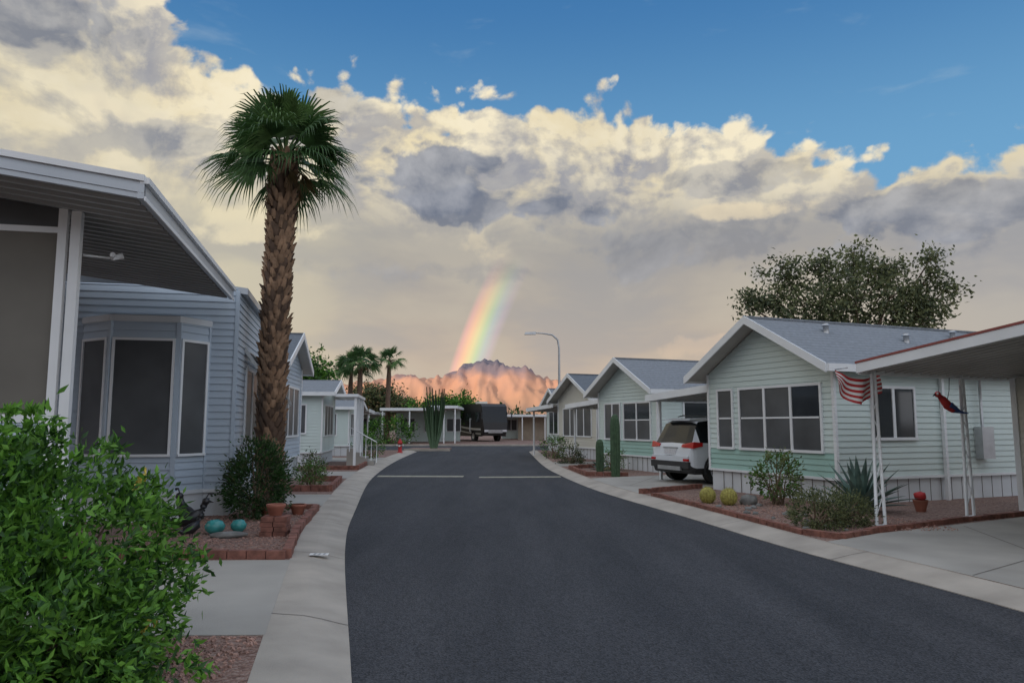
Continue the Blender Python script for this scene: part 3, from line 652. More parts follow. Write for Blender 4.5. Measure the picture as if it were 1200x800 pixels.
agave('agave_plant',(5.95,12.85,G+.05),44,1.0,.085,AGV,3)
agave('agave_plant',(2.75,23.6,G+.05),24,.5,.06,AGV,4)
def ribbed(mb,c,prof,m,n=36,ribs=12,dep=.14):
    vs=[];fs=[]
    for r_,z in prof:
        for k in range(n):
            t=2*math.pi*k/n; rr=r_*(1-dep*(.5+.5*math.cos(ribs*t))); vs.append((c[0]+rr*math.cos(t),c[1]+rr*math.sin(t),c[2]+z))
    for i in range(len(prof)-1):
        for k in range(n): fs.append((i*n+k,i*n+(k+1)%n,(i+1)*n+(k+1)%n,(i+1)*n+k))
    mb.add(vs,fs,m,False)
def barrel(c,r):
    mb=MB(); prof=[(r*math.sin(math.pi*(.12+.88*i/10)),r*1.0*(1-math.cos(math.pi*(.12+.88*i/10)))) for i in range(11)]
    ribbed(mb,c,prof,BARREL,48,16,.18)
    for i in range(260):
        t=2*math.pi*random.randrange(16)/16+math.pi/16; ph=random.uniform(.15,.95)*math.pi
        d=Vector((math.sin(ph)*math.cos(t),math.sin(ph)*math.sin(t),-math.cos(ph))); p=Vector(c)+Vector((0,0,r))+d*r
        q=p+(d+Vector((random.uniform(-.7,.7),random.uniform(-.7,.7),random.uniform(-.7,.7))))*.03
        s=Vector((.003,.003,0)); mb.add([p-s,p+s,q],[(0,1,2)],BARREL)
    mb.obj('barrel_cactus')
barrel((3.72,14.3,G+.0),.16); barrel((4.02,13.95,G+.0),.165)
def column(name,c,h,r,arms=()):
    mb=MB(); prof=[(r*.85,0),(r,h*.3),(r,h*.8),(r*.85,h*.92),(r*.5,h*.985),(0.01,h)]
    ribbed(mb,c,prof,CACT,40,14,.22)
    for (dx,dy,z0,hh) in arms:
        mb.tube([(c[0],c[1],c[2]+z0),(c[0]+dx*.7,c[1]+dy*.7,c[2]+z0+.02),(c[0]+dx,c[1]+dy,c[2]+z0+.25),(c[0]+dx,c[1]+dy,c[2]+z0+hh-.1),(c[0]+dx,c[1]+dy,c[2]+z0+hh)],[r*.6,r*.6,r*.65,r*.6,r*.2],CACT,12)
    mb.obj(name)
column('saguaro_cactus',(3.0,21.7,G),1.8,.15)
column('saguaro_cactus',(2.7,23.0,G),1.05,.13)
column('saguaro_cactus',(5.9,53.2,G),3,.2,[(.5,0,1.2,1.2)])
mb=MB()
for i in range(46):
    az=random.uniform(0,6.28); o=random.uniform(.1,.75); h=random.uniform(2.4,4.0)
    mb.tube([(-4.9+.15*math.cos(az),46.8+.15*math.sin(az),G-.1),(-4.9+o*.7*math.cos(az),46.8+o*.7*math.sin(az),h*.5),(-4.9+o*math.cos(az),46.8+o*math.sin(az),h)],[.05,.055,.03],CACT,6)
mb.obj('organ_pipe_cactus')
mb=MB(); mb.box(W0,-6.4,-3.9,45.4,48.2,-.01,G+.02,GRAV); mb.box(W0,-6.55,-3.75,45.25,45.4,-.01,.14,CURBC); mb.obj('corner_island')
mb=MB(); mb.ell((4.4,14.0,G+.08),(.17,.14,.13),STONE,10,.4); mb.obj('boulder')
mb=MB()
for i in range(18):
    Y=random.uniform(10.6,13.9); x=rx(Y)+random.uniform(.3,1.2); s=random.uniform(.03,.07); mb.ell((x,Y,G+.03),(s,s*.8,s*.7),STONE,8,.4)
mb.obj('garden_stones')
mb=MB(); mb.revolve((7.0,12.9,G),[(.07,0),(.1,.12),(.12,.2),(.125,.22),(.1,.22)],TERRA,14); mb.ell((7.0,12.9,G+.28),(.1,.1,.08),RED,10,.3); mb.obj('flower_pot')
e=empty('brick_pedestal',(-3.2,10.2,G)); mb=MB(); F=frame((-3.2,10.2),(1,.1))
for k in range(4):
    for i in range(2):
        for j in range(2):
            ox=.015 if k%2 else 0
            mb.box(F,-.17+i*.175+ox,-.008+i*.175+ox,-.15+j*.16,0+j*.155,G+.02+k*.065,G+.08+k*.065,BRICK)
mb.obj('bricks',e); mb=MB()
mb.revolve((-3.2,10.22,G+.28),[(.08,0),(.11,.09),(.13,.12),(.13,.15),(.10,.15),(.09,.1)],TERRA,16); mb.obj('pot',e)
for (x_,y_,s_) in ((-3.85,12.0,.9),(-3.55,12.5,.85)):
    mb=MB(); mb.revolve((x_,y_,G+.02),[(.1*s_,0),(.14*s_,.14*s_),(.16*s_,.16*s_),(.16*s_,.2*s_),(.13*s_,.2*s_)],TERRA,16); mb.obj('terracotta_pot')
mb=MB(); mb.revolve((-4.05,10.3,G+.02),[(.05,0),(.12,.05),(.135,.11),(.1,.17),(.05,.19),(.01,.195)],TURQ,16); mb.obj('glazed_garden_ball')
mb=MB(); mb.revolve((-3.8,10.5,G+.02),[(.05,0),(.1,.05),(.11,.1),(.07,.16),(.01,.17)],TURQ,16); mb.obj('glazed_garden_ball')
mb=MB(); mb.ell((-3.75,10.0,G+.05),(.24,.12,.05),STONE,12,.3); mb.obj('garden_stone')
def quail(c,s,az):
    mb=MB(); dx=Vector((math.cos(az),math.sin(az),0)); c=Vector(c); Z=Vector((0,0,1))
    mb.tube([c-dx*.2*s+Z*.1*s,c-dx*.12*s+Z*.15*s,c+Z*.18*s,c+dx*.1*s+Z*.24*s,c+dx*.14*s+Z*.33*s,c+dx*.16*s+Z*.38*s],[.02*s,.07*s,.1*s,.08*s,.045*s,.04*s],BLACK,10)
    mb.ell(c+dx*.17*s+Z*.4*s,(.05*s,.05*s,.05*s),BLACK); mb.tube([c+dx*.21*s+Z*.4*s,c+dx*.27*s+Z*.385*s],[.018*s,.002],BLACK,6)
    mb.tube([c+dx*.17*s+Z*.44*s,c+dx*.2*s+Z*.5*s,c+dx*.25*s+Z*.49*s],[.008*s,.01*s,.02*s],BLACK,6)
    mb.tube([c-dx*.15*s+Z*.13*s,c-dx*.34*s+Z*.2*s],[.05*s,.015*s],BLACK,6)
    sd=Vector((-dx.y,dx.x,0))*.04*s
    for q in (sd,-sd): mb.tube([c+q+Z*.12*s,c+q-Z*0],[.01*s,.01*s],BLACK,5)
    mb.obj('bird_statue')
quail((-4.42,10.4,G+.02),1.05,.3); quail((-4.7,10.9,G+.02),1.1,2.6); quail((-4.2,9.9,G+.02),.7,.9)
mb=MB(); x=lx(8.75)+.22; mb.quad((x-.02,8.72,.1095),(x+.2,8.72,.1095),(x+.18,8.86,.1095),(x-.04,8.86,.1095),FWHITE)
for k in range(3): mb.quad((x+.02+k*.055,8.75,.1135),(x+.045+k*.055,8.75,.1135),(x+.045+k*.055,8.83,.1135),(x+.02+k*.055,8.83,.1135),SOFFD)
mb.obj('house_number_plate')
e=empty('fire_hydrant',(-6.0,40,G)); mb=MB(); c=(-6.0,40,G-.01)
mb.revolve(c,[(.16,0),(.16,.05),(.1,.06),(.1,.5),(.14,.5),(.14,.54),(.12,.56),(.1,.64),(.04,.7),(.04,.74),(0.01,.75)],RED,14); mb.tube([(c[0]-.2,40,.5),(c[0]+.2,40,.5)],.05,FWHITE,8); mb.tube([(c[0],39.8,.48),(c[0],40,.48)],.06,FWHITE,8); mb.obj('barrel_and_caps',e)

def palm(name,c,h,tr,crown,nf,seed,detail=True,boots=True):
    r=random.Random(seed); e=empty(name,c); mb=MB(); bx,by,bz=c
    lean=Vector((.10,.0,0))
    ax=lambda t:Vector((bx,by,bz))+Vector((0,0,h*t))+lean*(t*t-.0)*1.0
    Kn=14; mb.tube([ax(i/Kn) for i in range(Kn+1)],[tr*(1.0 if i<Kn-2 else .85)+(.05 if i==0 else 0) for i in range(Kn+1)],BOOT2,12)
    if boots:
        nr=int(h/.085)
        for i in range(nr):
            t=(i+.5)/nr
            for k in range(9):
                az=2*math.pi*k/9+(i%2)*math.pi/9+i*.06+r.uniform(-.12,.12)
                if t<.12 and r.random()<.4: continue
                d=Vector((math.cos(az),math.sin(az),0)); s=Vector((-d.y,d.x,0)); p=ax(t)+d*tr*.92
                L_=.10+.07*r.random()+.05*t; o=.05+.08*r.random(); w=.06+.02*r.random()
                a0=p-s*w; a1=p+s*w; tip0=p+d*o+Vector((0,0,L_))-s*w*.45; tip1=p+d*o+Vector((0,0,L_))+s*w*.45; b0=p+d*(o-.04)+Vector((0,0,L_*.95)); bot=p+d*.035-Vector((0,0,.03))
                mb.add([a0,a1,tip1,tip0,bot,b0],[(0,4,3),(4,1,2),(4,2,3),(0,3,5),(1,5,2),(2,5,3)],BOOT if r.random()<.65 else BOOT2)
    mb.obj('trunk',e)
    mb=MB(); top=ax(1); Z=Vector((0,0,1))
    for i in range(nf):
        t=i/(nf-1); az=i*2.399+r.uniform(-.25,.25)
        elv=R(80-92*t**.85+r.uniform(-10,10)); pl=crown*(.30+.26*r.random())*(.75+.35*t)
        d=Vector((math.cos(az)*math.cos(elv),math.sin(az)*math.cos(elv),math.sin(elv)))
        s=Vector((-math.sin(az),math.cos(az),0)); up=s.cross(d)*-1
        if up.z<0: up=-up
        p0=top+Z*(-.20*t+.05); ce=math.cos(elv)
        p1=p0+d*pl*.55; p2=p0+d*pl-Z*.08*ce*pl
        m=P_BR if r.random()<.35 else P_MD
        mb.tube([p0,p1,p2],[.024,.017,.012],m,5)
        nseg=28 if detail else 14; fl=crown*(.58+.12*r.random()); sp=R(72)
        d2=(d+Z*(-.22*ce)).normalized(); roll=r.uniform(-.9,.9)
        sA=(s*math.cos(roll)+up*math.sin(roll)); uA=d2.cross(sA).normalized()
        if uA.z<0: uA=-uA
        for k in range(nseg):
            f=(k+.5)/nseg*2-1; ang=f*sp; L_=fl*(1-.28*abs(f)**1.5)*r.uniform(.85,1.1)
            dd=(d2*math.cos(ang)+sA*math.sin(ang)).normalized(); dd=(dd-uA*(.10*abs(f))).normalized()
            ss=dd.cross(uA).normalized(); w=fl*sp*2/nseg*.5
            dr=(.22+.16*r.random())*(.35+.65*ce)
            q0=p2+dd*L_*.22; q1=p2+dd*L_*.52-Z*L_*dr*.12; q2=p2+dd*L_*.80-Z*L_*dr*.62; q3=p2+dd*L_*.96-Z*L_*dr*1.45
            mb.add([p2,q0+ss*w*.28,q0-ss*w*.28,q1+ss*w*.5,q1+uA*w*.3,q1-ss*w*.5,q2+ss*w*.24,q2-ss*w*.24,q3],
                   [(0,1,2),(1,3,4),(1,4,2),(2,4,5),(3,6,4),(4,6,7),(4,7,5),(6,8,7)],m)
    for k in range(7):   # a few dry hanging fronds
        az=r.uniform(0,6.28); d=Vector((math.cos(az),math.sin(az),0)); p=top+Z*-.3+d*tr
        for j in range(9): mb.tube([p,p+d*.22-Z*.1,p+d*(.26+.03*j)-Z*(.45+.04*(j%4))+Vector((-d.y,d.x,0))*(j-4)*.04],[.012,.014,.002],P_DK,4)
    mb.obj('fronds',e)
palm('palm_tree',(-4.42,13.6,G),6.55,.215,1.5,42,5)
palm('palm_tree',(-12.6,61,G),6.6,.22,1.9,26,6,False,False)
palm('palm_tree',(-10.4,62,G),6.9,.2,1.5,22,7,False,False)
palm('palm_tree',(-13.8,63,G),6.3,.2,1.9,22,8,False,False)

def tree(name,base,lobes,trunkr,mats,w,leaf,seed,npc=16,dens_=26,cr=.3,inner=.25):
    e=empty(name,base); r=random.Random(seed); mb=MB(); b=Vector(base); fork=b+Vector((r.uniform(-.3,.3),0,(min(x[0][2] for x in lobes)-base[2])*.6))
    mb.tube([b-Vector((0,0,.1)),b+(fork-b)*.5+Vector((.1,0,0)),fork],[trunkr*1.2,trunkr,trunkr*.85],TRUNK,10)
    cl=[]
    for i,(c,rr) in enumerate(lobes):
        c=Vector(c); mid=(fork+c)*.5+Vector((r.uniform(-.3,.3),r.uniform(-.3,.3),.2)); mb.tube([fork,mid,c],[trunkr*.45,trunkr*.28,trunkr*.1],TRUNK,6)
        cc=ellclumps(c,(rr,rr,rr*.8),int(dens_*rr*rr)+4,cr,seed*31+i,inner=inner,bump=.5); cl+=cc
        for q in cc[::5]: mb.tube([c,(c+Vector(q[0]))*.5+Vector((0,0,.08)),Vector(q[0])],[trunkr*.1,trunkr*.07,.01],TRUNK,4)
    mb.obj('trunk_and_limbs',e)
    leaves('foliage',cl,mats,w,leaf,leaf*.5,npc,e,seed=seed,outw=.35,droop=.4)
    return e
T=[((8.9,28,6.2),.45),((9.5,28,6.35),.6),((10.2,28,6.3),.6),((10.5,28.5,7.6),.6),((10.9,28.5,7.1),.7),((11.5,27.5,6.2),.9),((11.9,28.5,7.7),.6),((12.5,28.5,7.2),.9),((12.9,27.5,6.3),1.1),((13.4,28.5,8.1),.7),((13.9,28.2,7.4),.9),((14.4,27.8,6.4),1.0),((14.9,28.4,7.4),.7),
   ((15.4,28,6.3),.8),((16.3,28.3,8.0),.5),((16.1,28.3,7.2),.5),((16.7,28,6.8),.65),((16.1,28.2,6.0),.8),((12,28.5,5.4),1.2),((14,28,5.3),1.3),((10.5,28,5.5),.9),((15.6,28,5.4),.9)]
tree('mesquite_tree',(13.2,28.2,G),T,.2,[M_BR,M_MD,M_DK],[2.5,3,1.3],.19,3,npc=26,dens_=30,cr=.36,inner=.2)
tree('shade_tree',(-15.5,58,G),[((-15.5,58,5.8),1.6),((-16.6,58,5.0),1.6),((-14.6,58,4.6),1.2),((-15.5,58,4.0),1.5)],.2,[L_BR,L_MD,L_DK],[1,3,2],.32,5,npc=22,dens_=24,cr=.5)
tree('shade_tree',(-6.2,70,G),[((-6.2,70,3.3),1.3),((-4.8,70,3.6),1.2),((-7.6,70,3.1),1.3),((-5.6,70,2.8),1.4),((-3.9,70.5,3.0),.9),((-8.8,70,2.8),1.3)],.18,[L_BR,L_MD,L_DK],[2,3,1.5],.3,6,npc=22,dens_=24,cr=.45)
tree('shade_tree',(-12.5,72,G),[((-12,72,4.0),1.5),((-13,72,4.2),1.5),((-10.4,72,3.2),1.3),((-14.3,72,4.2),1.6),((-12.2,72,3.0),1.8)],.18,[O_BR,P_DK,O_DK],[2,.8,1.5],.32,7,npc=22,dens_=24,cr=.5)
tree('shade_tree',(9,75,G),[((9,75,4.2),2.0),((11,75,3.6),1.7),((7.4,75,3.2),1.3)],.2,[L_BR,L_MD,L_DK],[1,3,2],.32,8,npc=20,dens_=18,cr=.5)
cl=[]
r_=np.random.default_rng(9)
for i in range(300):
    x=r_.uniform(-140,140); y=r_.uniform(95,150); h=r_.uniform(1.8,3.6)
    for k in range(3): cl.append((np.array([x+r_.normal()*1.2,y,h*(.3+.3*k)]),np.array([0,-.3,.9]),1.5,r_.normal()*.5))
leaves('distant_tree_line',cl,[O_BR,O_MD,L_DK],[1,2,2],.8,.5,20,seed=10)

# ------------------------------------------------------------ street lamp
mb=MB(); bx,by=2.85,44.6
mb.tube([(bx,by,0),(bx,by,3),(bx,by,6.2),(bx-.08,by,6.7),(bx-.4,by,7.0),(bx-1.0,by,7.1),(bx-1.5,by,7.12)],[.1,.085,.06,.055,.05,.04,.035],METAL,8)
mb.hexa([(bx-2.1,by-.15,7.02),(bx-1.4,by-.1,7.02),(bx-1.4,by+.1,7.02),(bx-2.1,by+.15,7.02),(bx-2.05,by-.1,7.16),(bx-1.4,by-.07,7.2),(bx-1.4,by+.07,7.2),(bx-2.05,by+.1,7.16)],METAL)
mb.tube([(bx,by,0),(bx,by,.3)],.16,CONC,10)
mb.obj('street_lamp')

# ------------------------------------------------------------ SUV
def suv(o,hd):
    e=empty('parked_car',(o[0],o[1],G)); h=Vector(hd).normalized(); s=Vector((-h.y,h.x)); z0=G+.006
    T=lambda x,y,z:(o[0]+h.x*x+s.x*y,o[1]+h.y*x+s.y*y,z0+z)
    st=[(0.0,.42,.74,.66,.62,.70),(.035,.30,.86,.86,.78,.93),(.08,.27,.90,.97,.80,1.02),(.16,.25,.92,1.0,.76,1.15),(.30,.25,.925,1.02,.68,1.44),(.36,.25,.925,1.03,.66,1.56),(.42,.25,.925,1.03,.65,1.61),(.9,.25,.93,1.01,.63,1.66),
        (1.5,.25,.93,.98,.62,1.68),(1.58,.25,.93,.98,.62,1.68),(2.3,.25,.93,.95,.61,1.66),(2.38,.25,.93,.95,.61,1.65),(2.75,.25,.93,.95,.60,1.55),(3.1,.25,.93,.96,.66,1.28),(3.4,.25,.925,.96,.74,1.04),(3.6,.25,.92,.93,.74,1.0),(4.1,.26,.90,.84,.70,.90),(4.35,.3,.85,.70,.62,.74),(4.42,.4,.74,.58,.5,.62)]
    mb=MB(); rows=[]
    for (x,zb,w,bl_,wt,tp) in st:
        half=[(0,zb),(w*.9,zb),(w,zb+.16),(w*1.0,(zb+.16+bl_)/2),(w*.97,bl_),(wt+.02,tp-.05),(wt*.7,tp-.005),(0,tp+.012)]
        rows.append([T(x,y,z) for y,z in half]+[T(x,-y,z) for y,z in half[-2:0:-1]])
    n=len(rows[0])
    for i in range(len(rows)-1):
        x0=st[i][0];x1=st[i+1][0]
        for k in range(n):
            kk=k if k<7 else n-1-k
            m=CAR
            if kk==0: m=CLAD
            if kk==1: m=CLAD
            if kk==4 and .30<=x0 and x1<=3.1 and x0 not in (1.5,2.3): m=CARGL
            if kk in(5,6) and ((x0>=.08 and x1<=.36) or (x0>=2.75 and x1<=3.4)): m=CARGL
            a_,b_,c_,d_=rows[i][k],rows[i][(k+1)%n],rows[i+1][(k+1)%n],rows[i+1][k]
            mb.add([a_,b_,c_,d_],[(0,1,2,3)],m,False)
    mb.add(rows[0],[tuple(range(n))],CLAD); mb.add(rows[-1],[tuple(range(n))],CLAD)
    o_=mb.obj('body',e)
    d=MB()
    B=lambda x0,x1,y0,y1,za,zb,m:d.hexa([T(x0,y0,za),T(x1,y0,za),T(x1,y1,za),T(x0,y1,za),T(x0,y0,zb),T(x1,y0,zb),T(x1,y1,zb),T(x0,y1,zb)],m)
    B(-.04,.06,-.84,.84,.40,.56,CLAD); B(-.055,.0,-.5,.5,.34,.44,METAL); B(-.03,.05,-.80,.80,.565,.70,CAR)
    B(-.002,.03,-.26,.26,.74,.87,PLATE); B(.01,.05,-.32,.32,.89,.92,METAL)
    for sg in (-1,1):
        d.hexa([T(.0,sg*.50,.93),T(.05,sg*.93,.90),T(.34,sg*.935,.95),T(.1,sg*.5,.93),T(.04,sg*.50,1.0),T(.08,sg*.92,1.06),T(.36,sg*.92,1.04),T(.12,sg*.5,1.0)],TAIL)
        B(-.045,.0,sg*.72-.1,sg*.72+.1,.58,.64,TAIL)
        d.tube([T(.7,sg*.6,1.70),T(.85,sg*.6,1.735),T(2.2,sg*.6,1.72),T(2.4,sg*.6,1.68)],.018,METAL,6)
        d.hexa([T(2.85,sg*.93,.98),T(3.0,sg*.93,.98),T(3.0,sg*1.08,1.0),T(2.9,sg*1.08,1.0),T(2.85,sg*.93,1.08),T(3.0,sg*.93,1.08),T(3.0,sg*1.08,1.13),T(2.9,sg*1.08,1.13)],CAR)
    d.hexa([T(.22,-.58,1.60),T(.45,-.6,1.63),T(.45,.6,1.63),T(.22,.58,1.60),T(.22,-.58,1.625),T(.45,-.6,1.66),T(.45,.6,1.66),T(.22,.58,1.625)],CAR)
    B(.13,.16,-.02,.3,1.03,1.05,BLACK)
    d.obj('lights_and_trim',e)
    w=MB()
    for xx in (.78,3.5):
        for sg in (-1,1):
            for k in range(14):
                a0=math.pi*(-.08+1.16*k/14);a1=math.pi*(-.08+1.16*(k+1)/14)
                w.quad(T(xx+.36*math.cos(a0),sg*.94,.35+.36*math.sin(a0)),T(xx+.36*math.cos(a1),sg*.94,.35+.36*math.sin(a1)),T(xx+.43*math.cos(a1),sg*.938,.35+.43*math.sin(a1)),T(xx+.43*math.cos(a0),sg*.938,.35+.43*math.sin(a0)),CLAD)
            w.tube([T(xx,sg*.72,.345),T(xx,sg*.95,.345)],.345,RUBBER,24); w.tube([T(xx,sg*.94,.345),T(xx,sg*.953,.345)],.235,BLACK,20)
            for k in range(5):
                an=k*2*math.pi/5+.3; c0=math.cos(an);s0=math.sin(an)
                p=[T(xx+.03*-s0,sg*.962,.345+.03*c0),T(xx-.03*-s0,sg*.962,.345-.03*c0),T(xx+.22*c0-.04*-s0,sg*.958,.345+.22*s0-.04*c0),T(xx+.22*c0+.04*-s0,sg*.958,.345+.22*s0+.04*c0)]
                w.quad(*p,RIM)
            for k in range(20):
                a0=2*math.pi*k/20;a1=2*math.pi*(k+1)/20
                w.quad(T(xx+.21*math.cos(a0),sg*.957,.345+.21*math.sin(a0)),T(xx+.21*math.cos(a1),sg*.957,.345+.21*math.sin(a1)),T(xx+.24*math.cos(a1),sg*.957,.345+.24*math.sin(a1)),T(xx+.24*math.cos(a0),sg*.957,.345+.24*math.sin(a0)),RIM)
    w.obj('wheels',e)
suv((4.1,19.4),(.926,.378))
# ------------------------------------------------------------ motorhome
def rv(o,hd):
    e=empty('motorhome',(o[0],o[1],G)); h=Vector(hd).normalized(); s=Vector((-h.y,h.x))
    T=lambda x,y,z:(o[0]+h.x*x+s.x*y,o[1]+h.y*x+s.y*y,G+z)
    mb=MB(); prof=[(-.0,.55,1.0),(-.12,1.1,1.12),(-.05,1.7,1.2),(.15,3.1,1.22),(.5,3.35,1.22)]
    fr=[T(x,-w,z) for x,z,w in prof]; fl=[T(x,w,z) for x,z,w in prof]
    for i in range(len(prof)-1): mb.quad(fr[i],fl[i],fl[i+1],fr[i+1],CARGL if i==2 else RVB)
    for sg,pp in ((-1,fr),(1,fl)):
        mb.poly(pp+[T(9.5,sg*1.25,3.35),T(9.5,sg*1.25,.45),T(.3,sg*1.22,.45)],RVB)
    mb.quad(fr[-1],fl[-1],T(9.5,1.25,3.35),T(9.5,-1.25,3.35),RVC); mb.quad(T(9.5,1.25,3.35),T(9.5,-1.25,3.35),T(9.5,-1.25,.45),T(9.5,1.25,.45),RVB)
    mb.obj('coach_body',e); d=MB()
    for sg in (-1,1):
        y=sg*1.262
        for (x0,x1,za,zb) in ((.6,1.5,1.75,2.6),(2.5,3.7,1.8,2.5),(4.6,5.8,1.8,2.5),(6.8,8.2,1.9,2.5)): d.quad(T(x0,y,za),T(x1,y,za),T(x1,y,zb),T(x0,y,zb),GLASS)
        for k in range(16):
            f=k/16;g2=(k+1)/16; zz=lambda f:1.0+.9*f**2; d.quad(T(.3+9*f,y*1.002,zz(f)),T(.3+9*g2,y*1.002,zz(g2)),T(.3+9*g2,y*1.002,zz(g2)+.16),T(.3+9*f,y*1.002,zz(f)+.16),RVC)
            d.quad(T(.3+9*f,y*1.002,zz(f)-.35),T(.3+9*g2,y*1.002,zz(g2)-.35),T(.3+9*g2,y*1.002,zz(g2)-.27),T(.3+9*f,y*1.002,zz(f)-.27),RVC)
        for xx in (1.9,6.9): d.tube([T(xx,sg*.95,.48),T(xx,sg*1.28,.48)],.48,RUBBER,18); d.tube([T(xx,sg*1.27,.48),T(xx,sg*1.29,.48)],.28,RIM,14)
        d.tube([T(.0,sg*1.2,2.5),T(-.35,sg*1.45,2.45),T(-.35,sg*1.45,2.0)],[.04,.06,.09],BLACK,6)
        d.hexa([T(-.14,sg*.7,.85),T(-.14,sg*1.08,.85),T(0,sg*1.08,.85),T(0,sg*.7,.85),T(-.14,sg*.7,1.05),T(-.14,sg*1.08,1.05),T(0,sg*1.08,1.05),T(0,sg*.7,1.05)],PLATE)
    d.quad(T(-.1,-.7,.75),T(-.1,.7,.75),T(-.13,.7,1.05),T(-.13,-.7,1.05),METAL)
    d.box(lambda a,b,z:T(a,b,z),2.5,3.4,-.4,.4,3.355,3.6,RVC); d.box(lambda a,b,z:T(a,b,z),6.5,7.4,-.4,.4,3.355,3.6,RVC)
    d.obj('windows_wheels_trim',e)
rv((-1.5,66.0),(-.45,.89))

# ------------------------------------------------------------ mountains
prof=[(-1800,15),(-1200,40),(-800,90),(-600,125),(-462,145),(-390,164),(-346,168),(-289,154),(-217,162),(-190,180),(-159,203),(-130,208),(-87,220),(-60,216),(-29,211),(0,193),(43,193),(87,160),(130,150),(188,142),(289,110),(462,70),(800,45),(1300,22),(1800,10)]
PX=np.array([p[0] for p in prof],float);PZ=np.array([p[1] for p in prof],float)
nx,ny=560,70; V_=[];F_=[]
for j in range(ny):
    r=j/(ny-1)
    for i in range(nx):
        x=-1800+3600*i/(nx-1)
        base=np.interp(x,PX,PZ)
        y=2050+650*r
        rr=min(1,r/.68)
        if rr<.6: s=.62*(rr/.6)**1.3
        elif rr<.72: s=.62+.24*((rr-.6)/.12)
        else: s=.86+.14*(rr-.72)/.28
        if r>.68: s*=1-((r-.68)/.32)**1.6
        wx=x+25*mn.noise(Vector((x/80,y/80,2)))
        n=mn.fractal(Vector((wx/70,y/150,0)),1.0,2.1,6); rg=1-abs(mn.noise(Vector((wx/55+3,y/190,5))))*2
        rg2=1-abs(mn.noise(Vector((wx/22,y/80,9))))*2
        z=base*s+ (n*20+(rg-.5)*26+(rg2-.5)*9)*min(1,s*1.6)*(1-.75*max(0,(s-.85)/.15))*min(1,base/120)
        z+= (mn.noise(Vector((x/14,7,0)))*9+mn.noise(Vector((x/5,3,0)))*3)*(s>.85)*min(1,base/150)
        V_.append((x,y,max(z,-1))); 
for j in range(ny-1):
    for i in range(nx-1): a_=j*nx+i; F_.append((a_,a_+1,a_+nx+1,a_+nx))
m,nt,bb=newmat('desert_rock_painted_light'); N=nt.nodes; L=nt.links
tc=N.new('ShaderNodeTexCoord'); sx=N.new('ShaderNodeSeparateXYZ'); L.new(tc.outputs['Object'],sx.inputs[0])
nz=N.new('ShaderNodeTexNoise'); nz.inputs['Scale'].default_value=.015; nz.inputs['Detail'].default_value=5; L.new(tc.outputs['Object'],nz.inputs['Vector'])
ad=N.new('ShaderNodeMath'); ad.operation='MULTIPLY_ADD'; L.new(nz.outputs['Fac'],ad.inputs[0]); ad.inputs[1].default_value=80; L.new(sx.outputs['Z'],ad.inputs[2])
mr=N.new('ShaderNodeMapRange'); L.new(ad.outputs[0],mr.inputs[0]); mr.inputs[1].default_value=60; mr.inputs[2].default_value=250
cr=N.new('ShaderNodeValToRGB'); e=cr.color_ramp.elements; e[0].color=(.34,.22,.15,1); e[1].color=(.17,.16,.19,1); q=e.new(.35); q.color=(.54,.30,.19,1); q=e.new(.66); q.color=(.56,.31,.21,1); q=e.new(.82); q.color=(.26,.20,.21,1)  # sunlit orange below and cloud-shaded grey-purple on top, painted into the rock colour
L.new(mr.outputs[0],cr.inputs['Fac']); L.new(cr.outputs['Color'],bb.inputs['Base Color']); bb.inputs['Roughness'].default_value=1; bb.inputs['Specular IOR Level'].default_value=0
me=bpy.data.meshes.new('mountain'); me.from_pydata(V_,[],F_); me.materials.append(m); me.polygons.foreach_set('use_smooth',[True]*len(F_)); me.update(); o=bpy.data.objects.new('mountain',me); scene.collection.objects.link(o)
V_=[];F_=[]; hc=Vector((-.593,-.805))*330; ht=Vector((-.805,.593))  # added ridge, unseen behind the camera, keeps the low sun off the street
for j in range(21):
    for i in range(61):
        s=(i/60-.5)*1300; t=(j/20-.5)*300
        p=hc+ht*s+Vector((-.593,-.805))*t
        z=92*math.cos(math.pi*(j/20-.5))**1.5*min(1,(1-abs(s)/650)*3)*(1+.15*mn.fractal(Vector((s/90,t/90,1)),1,2,5))
        V_.append((p.x,p.y,z-1))
for j in range(20):
    for i in range(60): a_=j*61+i; F_.append((a_,a_+1,a_+62,a_+61))
me=bpy.data.meshes.new('added_sun_blocker'); me.from_pydata(V_,[],F_); me.materials.append(DESERT); me.update(); o=bpy.data.objects.new('added_sun_blocker',me); scene.collection.objects.link(o)

# ------------------------------------------------------------ world
wd=bpy.data.worlds.new('World'); scene.world=wd; wd.use_nodes=True; nt=wd.node_tree; nt.nodes.clear(); N=nt.nodes; L=nt.links
wd.cycles.sampling_method='NONE'
def inp(sock,v):
    if isinstance(v,(int,float)): sock.default_value=v
    elif isinstance(v,tuple): sock.default_value=v if len(v)==len(sock.default_value) else v+(1,)
    else: L.new(v,sock)
def M(op,a,b=None,c=None,cl=False):
    n=N.new('ShaderNodeMath'); n.operation=op; n.use_clamp=cl; inp(n.inputs[0],a)
    if b is not None: inp(n.inputs[1],b)
    if c is not None: inp(n.inputs[2],c)
    return n.outputs[0]
def SS(x,a,b,lo=0,hi=1):
    n=N.new('ShaderNodeMapRange'); n.interpolation_type='SMOOTHSTEP'; inp(n.inputs[0],x); n.inputs[1].default_value=a; n.inputs[2].default_value=b; n.inputs[3].default_value=lo; n.inputs[4].default_value=hi; return n.outputs[0]
def MIX(f,a,b,mode='MIX'):
    n=N.new('ShaderNodeMix'); n.data_type='RGBA'; n.blend_type=mode; inp(n.inputs['Factor'],f); inp(n.inputs['A'],a); inp(n.inputs['B'],b); return n.outputs['Result']
